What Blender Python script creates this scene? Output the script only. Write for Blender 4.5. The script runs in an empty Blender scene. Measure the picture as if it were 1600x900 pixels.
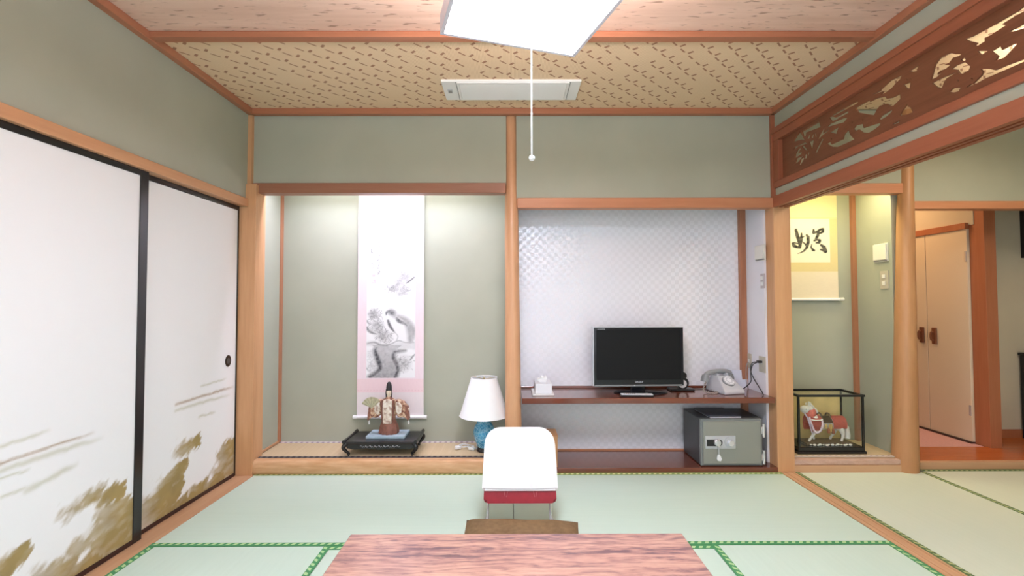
import bpy, bmesh, math, random
import numpy as np
from mathutils import Vector, Matrix
PI = math.pi
random.seed(7)
rng = np.random.default_rng(7)
S = bpy.context.scene
COL = S.collection

# ------------------------------------------------------------------ camera
cd = bpy.data.cameras.new('camera')
cd.sensor_width = 36.0
cd.lens = 727.4 * 36.0 / 1600.0
cd.clip_start = 0.05
cam = bpy.data.objects.new('camera', cd)
COL.objects.link(cam)
R_ = Vector((0.99999464, -0.00275789, -0.00176504))
U_ = Vector((0.00168217, -0.02976867, 0.99955540))
F_ = Vector((0.00280921, 0.99955301, 0.02976387))
cam.matrix_world = Matrix(((R_.x, U_.x, -F_.x, 0), (R_.y, U_.y, -F_.y, -3.161), (R_.z, U_.z, -F_.z, 1.150), (0, 0, 0, 1)))
S.camera = cam

# ------------------------------------------------------------------ world, exposure
w = bpy.data.worlds.new('world'); S.world = w; w.use_nodes = True
w.node_tree.nodes['Background'].inputs[0].default_value = (0.8, 0.9, 1.0, 1)
w.node_tree.nodes['Background'].inputs[1].default_value = 0.05
vs = S.view_settings
vs.view_transform = 'Standard'; vs.look = 'None'; vs.gamma = 1.0; vs.use_curve_mapping = False
vs.exposure = 0.0
S.display_settings.display_device = 'sRGB'

# ------------------------------------------------------------------ lamps of the place
LAMP_MAIN = 58.0       # radiance of the square pendant over the table
LAMP_UP = 52.0         # light leaving through its open top
LAMP_NEXT = 24.0       # lamp of the next room
def area(name, loc, rot, sx, sy, power, col):
    l = bpy.data.lights.new(name, 'AREA'); l.shape = 'RECTANGLE'; l.size = sx; l.size_y = sy
    l.energy = power; l.color = col
    o = bpy.data.objects.new(name, l); COL.objects.link(o); o.location = loc; o.rotation_euler = rot
    return o
# fluorescent tubes behind the alcove lintels, hallway downlight, daylight from the window side behind the viewer
area('alcove_tube_light', (-0.90, 0.10, 2.06), (math.radians(-25), 0, 0), 1.3, 0.06, 24.0, (0.78, 0.77, 1.0))
area('second_alcove_tube_light', (2.28, 0.12, 2.06), (math.radians(-25), 0, 0), 0.5, 0.06, 8.5, (1.0, 0.90, 0.52))
area('hall_light', (3.05, 1.10, 2.36), (0, 0, 0), 0.4, 0.4, 12.5, (1.0, 0.62, 0.32))
area('window_daylight', (0.0, -4.25, 1.25), (math.radians(90), 0, 0), 3.2, 1.9, 60.0, (0.86, 0.93, 1.0))

# ------------------------------------------------------------------ material helpers
def new_mat(name):
    m = bpy.data.materials.new(name); m.use_nodes = True
    nt = m.node_tree
    return m, nt, nt.nodes['Principled BSDF']
def N(nt, t, **kw):
    n = nt.nodes.new(t)
    for k, v in kw.items(): setattr(n, k, v)
    return n
def setin(n, **kw):
    for k, v in kw.items():
        n.inputs[k.replace('_', ' ')].default_value = v
def L(nt, a, b): nt.links.new(a, b)
def math_n(nt, op, a, b=None, c=None):
    n = N(nt, 'ShaderNodeMath', operation=op)
    for i, v in enumerate((a, b, c)):
        if v is None: continue
        if isinstance(v, (int, float)): n.inputs[i].default_value = v
        else: L(nt, v, n.inputs[i])
    return n.outputs[0]
def ramp(nt, fac, stops):
    r = N(nt, 'ShaderNodeValToRGB')
    e = r.color_ramp.elements
    while len(e) < len(stops): e.new(0.5)
    for i, (p, c) in enumerate(stops):
        e[i].position = p; e[i].color = (*c, 1)
    L(nt, fac, r.inputs[0])
    return r.outputs[0]
def coords(nt, scale=(1, 1, 1), rot=(0, 0, 0)):
    tc = N(nt, 'ShaderNodeTexCoord'); mp = N(nt, 'ShaderNodeMapping')
    mp.inputs['Scale'].default_value = scale; mp.inputs['Rotation'].default_value = rot
    L(nt, tc.outputs['Object'], mp.inputs[0])
    return mp.outputs[0]
def noise(nt, vec, scale, detail=3, rough=0.5, dist=0.0):
    n = N(nt, 'ShaderNodeTexNoise'); setin(n, Scale=scale, Detail=detail, Roughness=rough, Distortion=dist)
    L(nt, vec, n.inputs['Vector'])
    return n.outputs['Fac']
def bump(nt, p, h, strength=0.2, dist=0.002):
    b = N(nt, 'ShaderNodeBump'); setin(b, Strength=strength, Distance=dist)
    L(nt, h, b.inputs['Height']); L(nt, b.outputs[0], p.inputs['Normal'])
def mixc(nt, fac, a, b, mode='MIX'):
    m = N(nt, 'ShaderNodeMix', data_type='RGBA', blend_type=mode)
    for sock, v in ((m.inputs[0], fac), (m.inputs[6], a), (m.inputs[7], b)):
        if isinstance(v, (int, float)): sock.default_value = v
        elif isinstance(v, tuple): sock.default_value = (*v, 1)
        else: L(nt, v, sock)
    return m.outputs[2]
def flat(name, c, rough=0.6, metal=0.0, var=0.0, vscale=20, spec=0.5, **kw):
    m, nt, p = new_mat(name)
    p.inputs['Base Color'].default_value = (*c, 1)
    setin(p, Roughness=rough, Metallic=metal); p.inputs['Specular IOR Level'].default_value = spec
    if var:
        f = noise(nt, coords(nt), vscale, 4)
        lo = tuple(x * (1 - var) for x in c); hi = tuple(min(1, x * (1 + var)) for x in c)
        L(nt, ramp(nt, f, [(0.3, lo), (0.7, hi)]), p.inputs['Base Color'])
        bump(nt, p, f, 0.15, 0.001)
    for k, v in kw.items(): p.inputs[k].default_value = v
    return m
def wood(name, c1, c2, axis='X', scale=9.0, rough=0.45, stretch=14.0, contrast=(0.3, 0.7), fine=0.35, spec=0.4, coat=0.0):
    """long grain along one axis: stretched noise plus a finer streak layer"""
    m, nt, p = new_mat(name)
    s = {'X': (1 / stretch, 1, 1), 'Y': (1, 1 / stretch, 1), 'Z': (1, 1, 1 / stretch)}[axis]
    v = coords(nt, s)
    a = noise(nt, v, scale, 5, 0.55, 0.6)
    b = noise(nt, v, scale * 7, 3, 0.6, 0.2)
    f = math_n(nt, 'ADD', math_n(nt, 'MULTIPLY', a, 1 - fine), math_n(nt, 'MULTIPLY', b, fine))
    L(nt, ramp(nt, f, [(contrast[0], c1), (contrast[1], c2)]), p.inputs['Base Color'])
    setin(p, Roughness=rough); p.inputs['Specular IOR Level'].default_value = spec
    p.inputs['Coat Weight'].default_value = coat
    bump(nt, p, f, 0.12, 0.001)
    return m
def attr_mat(name, rough=0.7, spec=0.3, weave=0.0):
    m, nt, p = new_mat(name)
    a = N(nt, 'ShaderNodeAttribute', attribute_name='paint')
    L(nt, a.outputs['Color'], p.inputs['Base Color'])
    setin(p, Roughness=rough); p.inputs['Specular IOR Level'].default_value = spec
    if weave:
        f = noise(nt, coords(nt), weave, 2)
        bump(nt, p, f, 0.1, 0.0006)
    return m
def emis(name, c, strength):
    m, nt, p = new_mat(name)
    p.inputs['Base Color'].default_value = (0.9, 0.9, 0.9, 1)
    p.inputs['Emission Color'].default_value = (*c, 1); p.inputs['Emission Strength'].default_value = strength
    return m
def glass_mat(name, tint=(1, 1, 1)):
    m = bpy.data.materials.new(name); m.use_nodes = True; nt = m.node_tree; nt.nodes.clear()
    o = N(nt, 'ShaderNodeOutputMaterial'); mx = N(nt, 'ShaderNodeMixShader'); t = N(nt, 'ShaderNodeBsdfTransparent'); g = N(nt, 'ShaderNodeBsdfGlossy'); f = N(nt, 'ShaderNodeLayerWeight')
    t.inputs[0].default_value = (*tint, 1); g.inputs[1].default_value = 0.02; f.inputs[0].default_value = 0.5
    fr = math_n(nt, 'ADD', math_n(nt, 'MULTIPLY', math_n(nt, 'POWER', f.outputs['Facing'], 5.0), 0.5), 0.03); L(nt, fr, mx.inputs[0]); L(nt, t.outputs[0], mx.inputs[1]); L(nt, g.outputs[0], mx.inputs[2]); L(nt, mx.outputs[0], o.inputs[0])
    return m

def srgb(r, g, b):
    f = lambda x: (x / 255 / 12.92) if x <= 10 else ((x / 255 + 0.055) / 1.055) ** 2.4
    return (f(r), f(g), f(b))

M = {}
# plaster walls
def plaster(name, c):
    m, nt, p = new_mat(name)
    v = coords(nt)
    f = noise(nt, v, 3.0, 3); g = noise(nt, v, 260, 2)
    lo = tuple(x * 0.96 for x in c); hi = tuple(x * 1.04 for x in c)
    L(nt, ramp(nt, f, [(0.3, lo), (0.7, hi)]), p.inputs['Base Color'])
    setin(p, Roughness=0.9); p.inputs['Specular IOR Level'].default_value = 0.15
    bump(nt, p, g, 0.12, 0.001)
    return m
M['plaster'] = plaster('green_grey_plaster', (0.40, 0.415, 0.333))
M['hall_plaster'] = plaster('beige_hall_plaster', (0.62, 0.54, 0.42))
M['back_plaster'] = plaster('plain_rear_plaster', (0.55, 0.55, 0.50))
# woods
M['post_z'] = wood('cedar_post', (0.52, 0.27, 0.125), (0.66, 0.38, 0.20), 'Z')
M['post_x'] = wood('cedar_beam_along_x', (0.48, 0.20, 0.10), (0.60, 0.28, 0.15), 'X')
M['post_y'] = wood('cedar_beam_along_y', (0.50, 0.25, 0.125), (0.62, 0.34, 0.18), 'Y')
M['sill_y'] = wood('worn_cedar_sill', (0.50, 0.28, 0.155), (0.62, 0.38, 0.225), 'Y', rough=0.5)
M['sill_x'] = wood('worn_cedar_sill_x', (0.50, 0.28, 0.155), (0.62, 0.38, 0.225), 'X', rough=0.5)
M['corner_z'] = wood('red_brown_corner_post', (0.34, 0.14, 0.075), (0.46, 0.21, 0.115), 'Z')
M['lintel'] = wood('red_brown_lintel', (0.25, 0.105, 0.06), (0.34, 0.16, 0.095), 'X')
M['trim_x'] = wood('red_cornice_x', (0.36, 0.135, 0.07), (0.45, 0.185, 0.10), 'X')
M['trim_y'] = wood('red_cornice_y', (0.36, 0.135, 0.07), (0.45, 0.185, 0.10), 'Y')
M['ranma_frame'] = wood('transom_frame_wood', (0.28, 0.088, 0.043), (0.37, 0.128, 0.066), 'Y')
M['ranma_frame_z'] = wood('transom_frame_wood_z', (0.28, 0.088, 0.043), (0.37, 0.128, 0.066), 'Z')
M['ranma'] = wood('carved_transom_wood', (0.17, 0.062, 0.03), (0.25, 0.098, 0.05), 'Y', scale=14)
M['log'] = wood('peeled_log', (0.52, 0.26, 0.13), (0.68, 0.39, 0.22), 'Z', scale=7, stretch=9, rough=0.35)
M['log_dark'] = wood('peeled_log_aged', (0.40, 0.19, 0.08), (0.54, 0.29, 0.14), 'Z', scale=7, stretch=9, rough=0.35)
M['gamachi'] = wood('rounded_alcove_sill', (0.50, 0.27, 0.12), (0.74, 0.47, 0.28), 'X', scale=8, stretch=8, rough=0.35, contrast=(0.38, 0.62))
M['shelf'] = wood('dark_red_lacquered_board', (0.13, 0.032, 0.018), (0.21, 0.06, 0.032), 'X', rough=0.16, spec=0.7, coat=0.4)
M['box'] = wood('honey_wood', (0.42, 0.21, 0.09), (0.55, 0.30, 0.14), 'Z')
M['hall_floor'] = wood('polished_red_floorboard', (0.43, 0.095, 0.018), (0.53, 0.135, 0.03), 'X', rough=0.2, spec=0.6)
M['hall_post'] = wood('hall_red_post', (0.36, 0.12, 0.055), (0.46, 0.175, 0.085), 'Z')
M['handle'] = wood('dark_wood_handle', (0.15, 0.05, 0.025), (0.24, 0.09, 0.045), 'Z')
M['step'] = wood('rough_step_wood', (0.45, 0.27, 0.20), (0.66, 0.46, 0.38), 'X', scale=40, stretch=3)
# ceiling boards: pale cedar with short dark flecks
m, nt, p = new_mat('cedar_ceiling_board')
v = coords(nt, (0.09, 1, 1)); a = noise(nt, v, 16, 5, 0.6, 0.5)
v2 = coords(nt, (0.22, 1, 1)); b = noise(nt, v2, 62, 2, 0.5, 0.4)
base = ramp(nt, a, [(0.3, (0.66, 0.43, 0.325)), (0.7, (0.80, 0.57, 0.46))])
fl = ramp(nt, b, [(0.61, (0, 0, 0)), (0.70, (0.75, 0.75, 0.75))])
L(nt, mixc(nt, fl, base, (0.26, 0.13, 0.085)), p.inputs['Base Color']); setin(p, Roughness=0.55)
M['ceil_board'] = m
# woven ceiling: straw ground, small brown slips laid on two diagonals
m, nt, p = new_mat('woven_straw_ceiling')
tc = N(nt, 'ShaderNodeTexCoord'); sx = N(nt, 'ShaderNodeSeparateXYZ'); L(nt, tc.outputs['Object'], sx.inputs[0])
X, Y = sx.outputs[0], sx.outputs[1]
def dashes(ang, cw, ch, lw, lh, ox, oy, keep):
    c, s = math.cos(ang), math.sin(ang)
    u = math_n(nt, 'ADD', math_n(nt, 'MULTIPLY', X, c), math_n(nt, 'MULTIPLY', Y, s))
    v = math_n(nt, 'SUBTRACT', math_n(nt, 'MULTIPLY', Y, c), math_n(nt, 'MULTIPLY', X, s))
    vi = math_n(nt, 'FLOOR', math_n(nt, 'DIVIDE', math_n(nt, 'ADD', v, oy), ch))
    u = math_n(nt, 'ADD', u, math_n(nt, 'MULTIPLY', vi, cw * 0.28))
    ui = math_n(nt, 'FLOOR', math_n(nt, 'DIVIDE', math_n(nt, 'ADD', u, ox), cw))
    fu = math_n(nt, 'SUBTRACT', math_n(nt, 'ADD', u, ox), math_n(nt, 'MULTIPLY', ui, cw))
    fv = math_n(nt, 'SUBTRACT', math_n(nt, 'ADD', v, oy), math_n(nt, 'MULTIPLY', vi, ch))
    wn = N(nt, 'ShaderNodeTexWhiteNoise', noise_dimensions='2D')
    cb = N(nt, 'ShaderNodeCombineXYZ'); L(nt, ui, cb.inputs[0]); L(nt, vi, cb.inputs[1]); L(nt, cb.outputs[0], wn.inputs['Vector'])
    k = math_n(nt, 'LESS_THAN', wn.outputs['Value'], keep)
    i1 = math_n(nt, 'LESS_THAN', math_n(nt, 'ABSOLUTE', math_n(nt, 'SUBTRACT', fu, cw / 2)), lw / 2)
    i2 = math_n(nt, 'LESS_THAN', math_n(nt, 'ABSOLUTE', math_n(nt, 'SUBTRACT', fv, ch / 2)), lh / 2)
    return math_n(nt, 'MULTIPLY', k, math_n(nt, 'MULTIPLY', i1, i2))
d1 = dashes(math.radians(45), 0.094, 0.094, 0.048, 0.0095, 0.0, 0.0, 0.93)
d2 = dashes(math.radians(45), 0.094, 0.094, 0.015, 0.030, 0.047, 0.022, 0.88)
dd = math_n(nt, 'MAXIMUM', d1, d2)
g1 = N(nt, 'ShaderNodeTexWave', wave_type='BANDS', bands_direction='X'); setin(g1, Scale=42.0, Distortion=0.0)
g2 = N(nt, 'ShaderNodeTexWave', wave_type='BANDS', bands_direction='Y'); setin(g2, Scale=42.0, Distortion=0.0)
L(nt, tc.outputs['Object'], g1.inputs[0]); L(nt, tc.outputs['Object'], g2.inputs[0])
gg = math_n(nt, 'MULTIPLY', g1.outputs['Fac'], g2.outputs['Fac'])
base = ramp(nt, gg, [(0.1, (0.74, 0.535, 0.34)), (0.6, (0.90, 0.70, 0.475))])
L(nt, mixc(nt, math_n(nt, 'MULTIPLY', dd, 0.85), base, (0.33, 0.13, 0.07)), p.inputs['Base Color']); setin(p, Roughness=0.7)
bump(nt, p, gg, 0.2, 0.001)
M['ceil_weave'] = m
# tatami
def tatami(name, c1, c2, axis):
    m, nt, p = new_mat(name)
    wv = N(nt, 'ShaderNodeTexWave', wave_type='BANDS', bands_direction=axis); setin(wv, Scale=60.0, Distortion=0.3, Detail=1.0)
    v = coords(nt); L(nt, v, wv.inputs[0])
    s = (1, 0.04, 1) if axis == 'X' else (0.04, 1, 1)
    n2 = noise(nt, coords(nt, s), 60, 3)
    f = math_n(nt, 'ADD', math_n(nt, 'MULTIPLY', wv.outputs['Fac'], 0.35), math_n(nt, 'MULTIPLY', n2, 0.65))
    L(nt, ramp(nt, f, [(0.25, c1), (0.75, c2)]), p.inputs['Base Color']); setin(p, Roughness=0.55)
    p.inputs['Specular IOR Level'].default_value = 0.35
    bump(nt, p, f, 0.2, 0.001)
    return m
M['tatami_x'] = tatami('fresh_rush_mat', (0.545, 0.675, 0.58), (0.585, 0.715, 0.62), 'Y')
M['tatami_y'] = tatami('fresh_rush_mat_turned', (0.545, 0.675, 0.58), (0.585, 0.715, 0.62), 'X')
M['tatami_warm'] = tatami('dry_rush_mat', (0.60, 0.665, 0.555), (0.64, 0.70, 0.59), 'X')
M['goza'] = tatami('alcove_straw_mat', (0.55, 0.42, 0.25), (0.66, 0.52, 0.34), 'X')
def heri(name, dark, light, period=0.0345, width=0.03):
    m, nt, p = new_mat(name)
    tc = N(nt, 'ShaderNodeTexCoord'); sx = N(nt, 'ShaderNodeSeparateXYZ'); L(nt, tc.outputs['Object'], sx.inputs[0])
    u = math_n(nt, 'FRACT', math_n(nt, 'DIVIDE', sx.outputs[0], period))
    v = math_n(nt, 'DIVIDE', sx.outputs[1], width)
    crest = math_n(nt, 'ADD', u, math_n(nt, 'MULTIPLY', v, -0.55))
    a = math_n(nt, 'LESS_THAN', math_n(nt, 'ABSOLUTE', math_n(nt, 'SUBTRACT', crest, 0.32)), 0.26)
    b = math_n(nt, 'GREATER_THAN', v, 0.34)
    t = math_n(nt, 'LESS_THAN', v, 0.93)
    f = math_n(nt, 'MULTIPLY', math_n(nt, 'MULTIPLY', a, b), t)
    L(nt, mixc(nt, f, dark, light), p.inputs['Base Color']); setin(p, Roughness=0.7)
    return m
M['heri'] = heri('green_wave_edge_cloth', (0.055, 0.26, 0.10), (0.42, 0.62, 0.30))
M['heri_olive'] = heri('olive_wave_edge_cloth', (0.085, 0.16, 0.055), (0.42, 0.46, 0.22))
M['heri_yellow'] = heri('yellow_green_edge_cloth', (0.27, 0.38, 0.12), (0.80, 0.82, 0.42))
def dotted(name, a_, b_, period):
    m, nt, p = new_mat(name)
    tc = N(nt, 'ShaderNodeTexCoord'); sx = N(nt, 'ShaderNodeSeparateXYZ'); L(nt, tc.outputs['Object'], sx.inputs[0])
    u = math_n(nt, 'FRACT', math_n(nt, 'DIVIDE', sx.outputs[0], period))
    f = math_n(nt, 'LESS_THAN', u, 0.45)
    f = math_n(nt, 'MULTIPLY', f, math_n(nt, 'GREATER_THAN', sx.outputs[1], 0.011))
    L(nt, mixc(nt, f, a_, b_), p.inputs['Base Color']); setin(p, Roughness=0.7)
    return m
M['heri_black'] = dotted('black_crest_edge_cloth', (0.025, 0.022, 0.03), (0.16, 0.145, 0.135), 0.04)
M['heri_white'] = dotted('pale_crest_edge_cloth', (0.62, 0.56, 0.55), (0.35, 0.27, 0.33), 0.04)
# checkered foil wallpaper of the television alcove
m, nt, p = new_mat('checkered_foil_wallpaper')
ck = N(nt, 'ShaderNodeTexChecker'); ck.inputs['Scale'].default_value = 1 / 0.0305
L(nt, coords(nt), ck.inputs[0])
f = ck.outputs['Fac']
L(nt, mixc(nt, f, (0.85, 0.84, 0.89), (0.80, 0.79, 0.835)), p.inputs['Base Color'])
L(nt, math_n(nt, 'ADD', math_n(nt, 'MULTIPLY', f, -0.25), 0.6), p.inputs['Roughness'])
L(nt, math_n(nt, 'MULTIPLY', f, 0.15), p.inputs['Metallic'])
M['check'] = m
M['white_wall'] = plaster('white_side_plaster', (0.78, 0.77, 0.82))
# simple stuffs
M['black_lacquer'] = flat('black_lacquer', (0.012, 0.010, 0.011), 0.25, spec=0.6)
M['dark_rail'] = flat('dark_brown_lacquer', (0.035, 0.012, 0.010), 0.3)
M['fusuma'] = attr_mat('painted_door_paper', 0.8, 0.2, 300)
M['paint'] = attr_mat('painted_scroll_paper', 0.85, 0.15, 500)
M['white_plastic'] = flat('white_plastic', (0.78, 0.77, 0.75), 0.35)
M['vent_white'] = flat('white_grille_plastic', (0.86, 0.85, 0.84), 0.4)
M['gap_shade_plate'] = flat('shaded_grille_recess', (0.50, 0.49, 0.48), 0.6)
M['grey_slot'] = flat('grey_slot', (0.30, 0.29, 0.29), 0.5)
M['ivory'] = flat('ivory_plastic', (0.76, 0.75, 0.69), 0.4)
M['beige_plate'] = flat('beige_plate', (0.50, 0.46, 0.38), 0.4)
M['mauve_plate'] = flat('pale_mauve_plate', (0.50, 0.44, 0.46), 0.4)
M['black_plastic'] = flat('black_plastic', (0.015, 0.015, 0.018), 0.3)
M['gloss_black'] = flat('glossy_black_bezel', (0.010, 0.010, 0.014), 0.12, spec=0.6)
M['screen'] = flat('dark_screen', (0.013, 0.0135, 0.014), 0.5, spec=0.12)
M['silver'] = flat('silver_plastic', (0.55, 0.56, 0.60), 0.4, metal=0.3)
M['chrome'] = flat('chrome', (0.75, 0.75, 0.78), 0.25, metal=0.6)
M['brass'] = flat('worn_brass', (0.62, 0.50, 0.28), 0.3, metal=1.0)
M['logo'] = flat('pale_print', (0.55, 0.56, 0.58), 0.4)
M['cloth_white'] = flat('white_cotton_cover', (0.86, 0.85, 0.86), 0.85, var=0.03, vscale=60, spec=0.1)
M['cloth_fold'] = flat('shaded_hem_thread', (0.50, 0.48, 0.50), 0.9)
M['red_vinyl'] = flat('crimson_vinyl', (0.31, 0.013, 0.026), 0.4, var=0.08, vscale=40)
M['stitch'] = flat('pale_red_stitch', (0.55, 0.16, 0.17), 0.7)
M['lamp_frame'] = flat('lavender_white_lamp_frame', (0.70, 0.66, 0.75), 0.4)
M['diffuser'] = emis('lit_lamp_diffuser', (0.88, 0.96, 1.12), LAMP_MAIN)
M['lamp_top'] = emis('lit_lamp_top', (1.0, 0.93, 0.95), LAMP_UP)
M['diffuser_next'] = emis('lit_lamp_diffuser_warm', (1.0, 0.95, 0.82), LAMP_NEXT)
M['cord_white'] = flat('white_cord', (0.82, 0.82, 0.82), 0.5)
M['glass'] = glass_mat('clear_glass', (0.97, 0.985, 0.97))
M['pink_carpet'] = flat('pink_carpet', (0.66, 0.38, 0.38), 0.95, var=0.08, vscale=90)
M['door_white'] = flat('cream_door_board', (0.74, 0.62, 0.47), 0.5)
M['gold_board'] = flat('gold_leaf_board', (0.74, 0.58, 0.26), 0.45, metal=0.1, var=0.12, vscale=12)
M['safe_side'] = flat('charcoal_enamel', (0.05, 0.052, 0.055), 0.4)
M['safe_frame'] = flat('grey_enamel', (0.20, 0.215, 0.215), 0.4)
M['safe_door'] = flat('grey_green_enamel', (0.255, 0.265, 0.235), 0.45)
M['phone'] = flat('grey_phone_plastic', (0.52, 0.53, 0.57), 0.3)
M['phone_dark'] = flat('dull_grey_handset', (0.27, 0.28, 0.29), 0.3)
M['phone_cord'] = flat('taupe_cord', (0.33, 0.30, 0.27), 0.6)
M['card'] = flat('bluish_card', (0.70, 0.72, 0.82), 0.7)
M['paper'] = flat('white_paper', (0.80, 0.80, 0.84), 0.8)
M['tissue'] = flat('white_tissue', (0.86, 0.86, 0.86), 0.9)
M['booklet'] = flat('dark_blue_grey_cover', (0.10, 0.105, 0.13), 0.45)
M['table'] = None
m, nt, p = new_mat('rosewood_print_top')
v = coords(nt, (0.16, 1, 1))
a = noise(nt, coords(nt, (0.11, 1, 1)), 9, 8, 0.62, 1.0); b = noise(nt, coords(nt, (0.10, 1, 1)), 90, 4, 0.65, 1.5)
wv = N(nt, 'ShaderNodeTexWave', wave_type='BANDS', bands_direction='Y'); setin(wv, Scale=9.0, Distortion=14.0, Detail=4.0, Detail_Scale=1.6)
L(nt, coords(nt, (0.30, 1, 1)), wv.inputs[0])
f = math_n(nt, 'ADD', math_n(nt, 'MULTIPLY', a, 0.48), math_n(nt, 'ADD', math_n(nt, 'MULTIPLY', b, 0.44), math_n(nt, 'MULTIPLY', wv.outputs['Fac'], 0.08)))
L(nt, ramp(nt, f, [(0.40, (0.16, 0.085, 0.095)), (0.47, (0.34, 0.175, 0.155)), (0.535, (0.46, 0.255, 0.20)), (0.63, (0.54, 0.325, 0.25))]), p.inputs['Base Color'])
setin(p, Roughness=0.28); p.inputs['Specular IOR Level'].default_value = 0.5
M['table'] = m
m, nt, p = new_mat('brown_cushion_cloth')
v = coords(nt); a = noise(nt, v, 45, 3); b = noise(nt, v, 5, 2)
f = math_n(nt, 'ADD', math_n(nt, 'MULTIPLY', a, 0.5), math_n(nt, 'MULTIPLY', b, 0.5))
L(nt, ramp(nt, f, [(0.35, (0.14, 0.082, 0.034)), (0.65, (0.225, 0.138, 0.062))]), p.inputs['Base Color']); setin(p, Roughness=0.8); bump(nt, p, a, 0.25, 0.002)
M['zabuton'] = m
m, nt, p = new_mat('blue_glazed_porcelain')
v = coords(nt); a = noise(nt, v, 42, 3, 0.6, 1.2); vo = N(nt, 'ShaderNodeTexVoronoi', feature='DISTANCE_TO_EDGE'); setin(vo, Scale=45.0); L(nt, v, vo.inputs['Vector'])
base = ramp(nt, a, [(0.35, (0.03, 0.20, 0.40)), (0.55, (0.09, 0.38, 0.60)), (0.72, (0.45, 0.68, 0.80))])
L(nt, mixc(nt, ramp(nt, vo.outputs['Distance'], [(0.02, (0.8, 0.8, 0.8)), (0.10, (0, 0, 0))]), base, (0.30, 0.58, 0.72)), p.inputs['Base Color']); setin(p, Roughness=0.15)
M['vase'] = m
M['shade'] = flat('white_lampshade_cloth', (0.86, 0.86, 0.86), 0.85, spec=0.1)
M['blue_board'] = flat('pale_blue_base_board', (0.36, 0.47, 0.54), 0.5, var=0.12, vscale=30)
m, nt, p = new_mat('brocade_robe')
v = coords(nt); a = noise(nt, v, 42, 2, 0.5, 0.8)
L(nt, ramp(nt, a, [(0.36, (0.15, 0.05, 0.035)), (0.48, (0.38, 0.19, 0.11)), (0.60, (0.66, 0.48, 0.33))]), p.inputs['Base Color']); setin(p, Roughness=0.5)
M['robe'] = m
m, nt, p = new_mat('pale_brocade_panel')
v = coords(nt); a = noise(nt, v, 55, 2)
L(nt, ramp(nt, a, [(0.32, (0.36, 0.22, 0.17)), (0.5, (0.66, 0.56, 0.46)), (0.64, (0.78, 0.72, 0.64))]), p.inputs['Base Color']); setin(p, Roughness=0.5)
M['panel_cloth'] = m
M['hakama'] = flat('rust_trousers_cloth', (0.22, 0.085, 0.055), 0.55, var=0.25, vscale=60)
M['mask_skin'] = flat('ivory_face', (0.74, 0.62, 0.48), 0.45)
M['hair_black'] = flat('black_hair', (0.02, 0.017, 0.02), 0.5)
M['fan_gold'] = flat('dull_gold_fan', (0.40, 0.37, 0.24), 0.5, var=0.2, vscale=60)
M['horse_white'] = flat('white_horse_silk', (0.80, 0.77, 0.75), 0.7)
M['coral'] = flat('coral_crepe_cloth', (0.66, 0.16, 0.125), 0.75, var=0.15, vscale=90)
M['mauve_rope'] = flat('mauve_white_rope', (0.66, 0.55, 0.68), 0.7)
M['gold_tassel'] = flat('gold_fittings', (0.58, 0.38, 0.14), 0.4, metal=0.4)
M['saddle'] = flat('brown_saddle', (0.13, 0.075, 0.04), 0.45)
M['rust_tassel'] = flat('rust_tassel', (0.32, 0.10, 0.05), 0.8)
M['eye'] = flat('dark_eye', (0.02, 0.015, 0.015), 0.3)

# ------------------------------------------------------------------ geometry helpers
def BM(): return bmesh.new()
def bx(bm, x0, x1, y0, y1, z0, z1, mat=None):
    vs_ = [bm.verts.new(v) for v in ((x0, y0, z0), (x1, y0, z0), (x1, y1, z0), (x0, y1, z0), (x0, y0, z1), (x1, y0, z1), (x1, y1, z1), (x0, y1, z1))]
    for f in ((0, 3, 2, 1), (4, 5, 6, 7), (0, 1, 5, 4), (1, 2, 6, 5), (2, 3, 7, 6), (3, 0, 4, 7)):
        bm.faces.new([vs_[i] for i in f])
    if mat is not None:
        for v in vs_: v.co = mat @ v.co
    return vs_
def frame_axes(d):
    d = d.normalized(); a = Vector((0, 0, 1)) if abs(d.z) < 0.9 else Vector((1, 0, 0))
    u = d.cross(a).normalized(); return u, d.cross(u).normalized()
def ring(bm, c, u, v, ru, rv, n):
    return [bm.verts.new(c + u * (ru * math.cos(2 * PI * i / n)) + v * (rv * math.sin(2 * PI * i / n))) for i in range(n)]
def bridge(bm, a, b):
    n = len(a)
    for i in range(n): bm.faces.new((a[i], a[(i + 1) % n], b[(i + 1) % n], b[i]))
def cyl(bm, p0, p1, r0, r1=None, n=16, caps=True):
    p0, p1 = Vector(p0), Vector(p1); r1 = r0 if r1 is None else r1
    u, v = frame_axes(p1 - p0)
    a, b = ring(bm, p0, u, v, r0, r0, n), ring(bm, p1, u, v, r1, r1, n)
    bridge(bm, a, b)
    if caps: bm.faces.new(a[::-1]); bm.faces.new(b)
def tube(bm, pts, r, n=8, close=False):
    pts = [Vector(p) for p in pts]; rs = r if isinstance(r, (list, tuple)) else [r] * len(pts)
    prev = None; rings = []; u = None
    for i, p in enumerate(pts):
        d = (pts[min(i + 1, len(pts) - 1)] - pts[max(i - 1, 0)])
        if d.length < 1e-9: d = Vector((0, 0, 1))
        d.normalize()
        if u is None: u, v = frame_axes(d)
        else:
            u = (u - d * u.dot(d)); u.normalize(); v = d.cross(u)
        rings.append(ring(bm, p, u, v, rs[i], rs[i], n))
    for a, b in zip(rings, rings[1:]): bridge(bm, a, b)
    bm.faces.new(rings[0][::-1]); bm.faces.new(rings[-1])
def smooth_path(pts, k=6):
    pts = [Vector(p) for p in pts]; out = []
    P = [pts[0]] + pts + [pts[-1]]
    for i in range(1, len(P) - 2):
        a, b, c, d = P[i - 1:i + 3]
        for j in range(k):
            t = j / k
            out.append(0.5 * ((2 * b) + (c - a) * t + (2 * a - 5 * b + 4 * c - d) * t * t + (3 * b - a - 3 * c + d) * t ** 3))
    out.append(pts[-1]); return out
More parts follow.
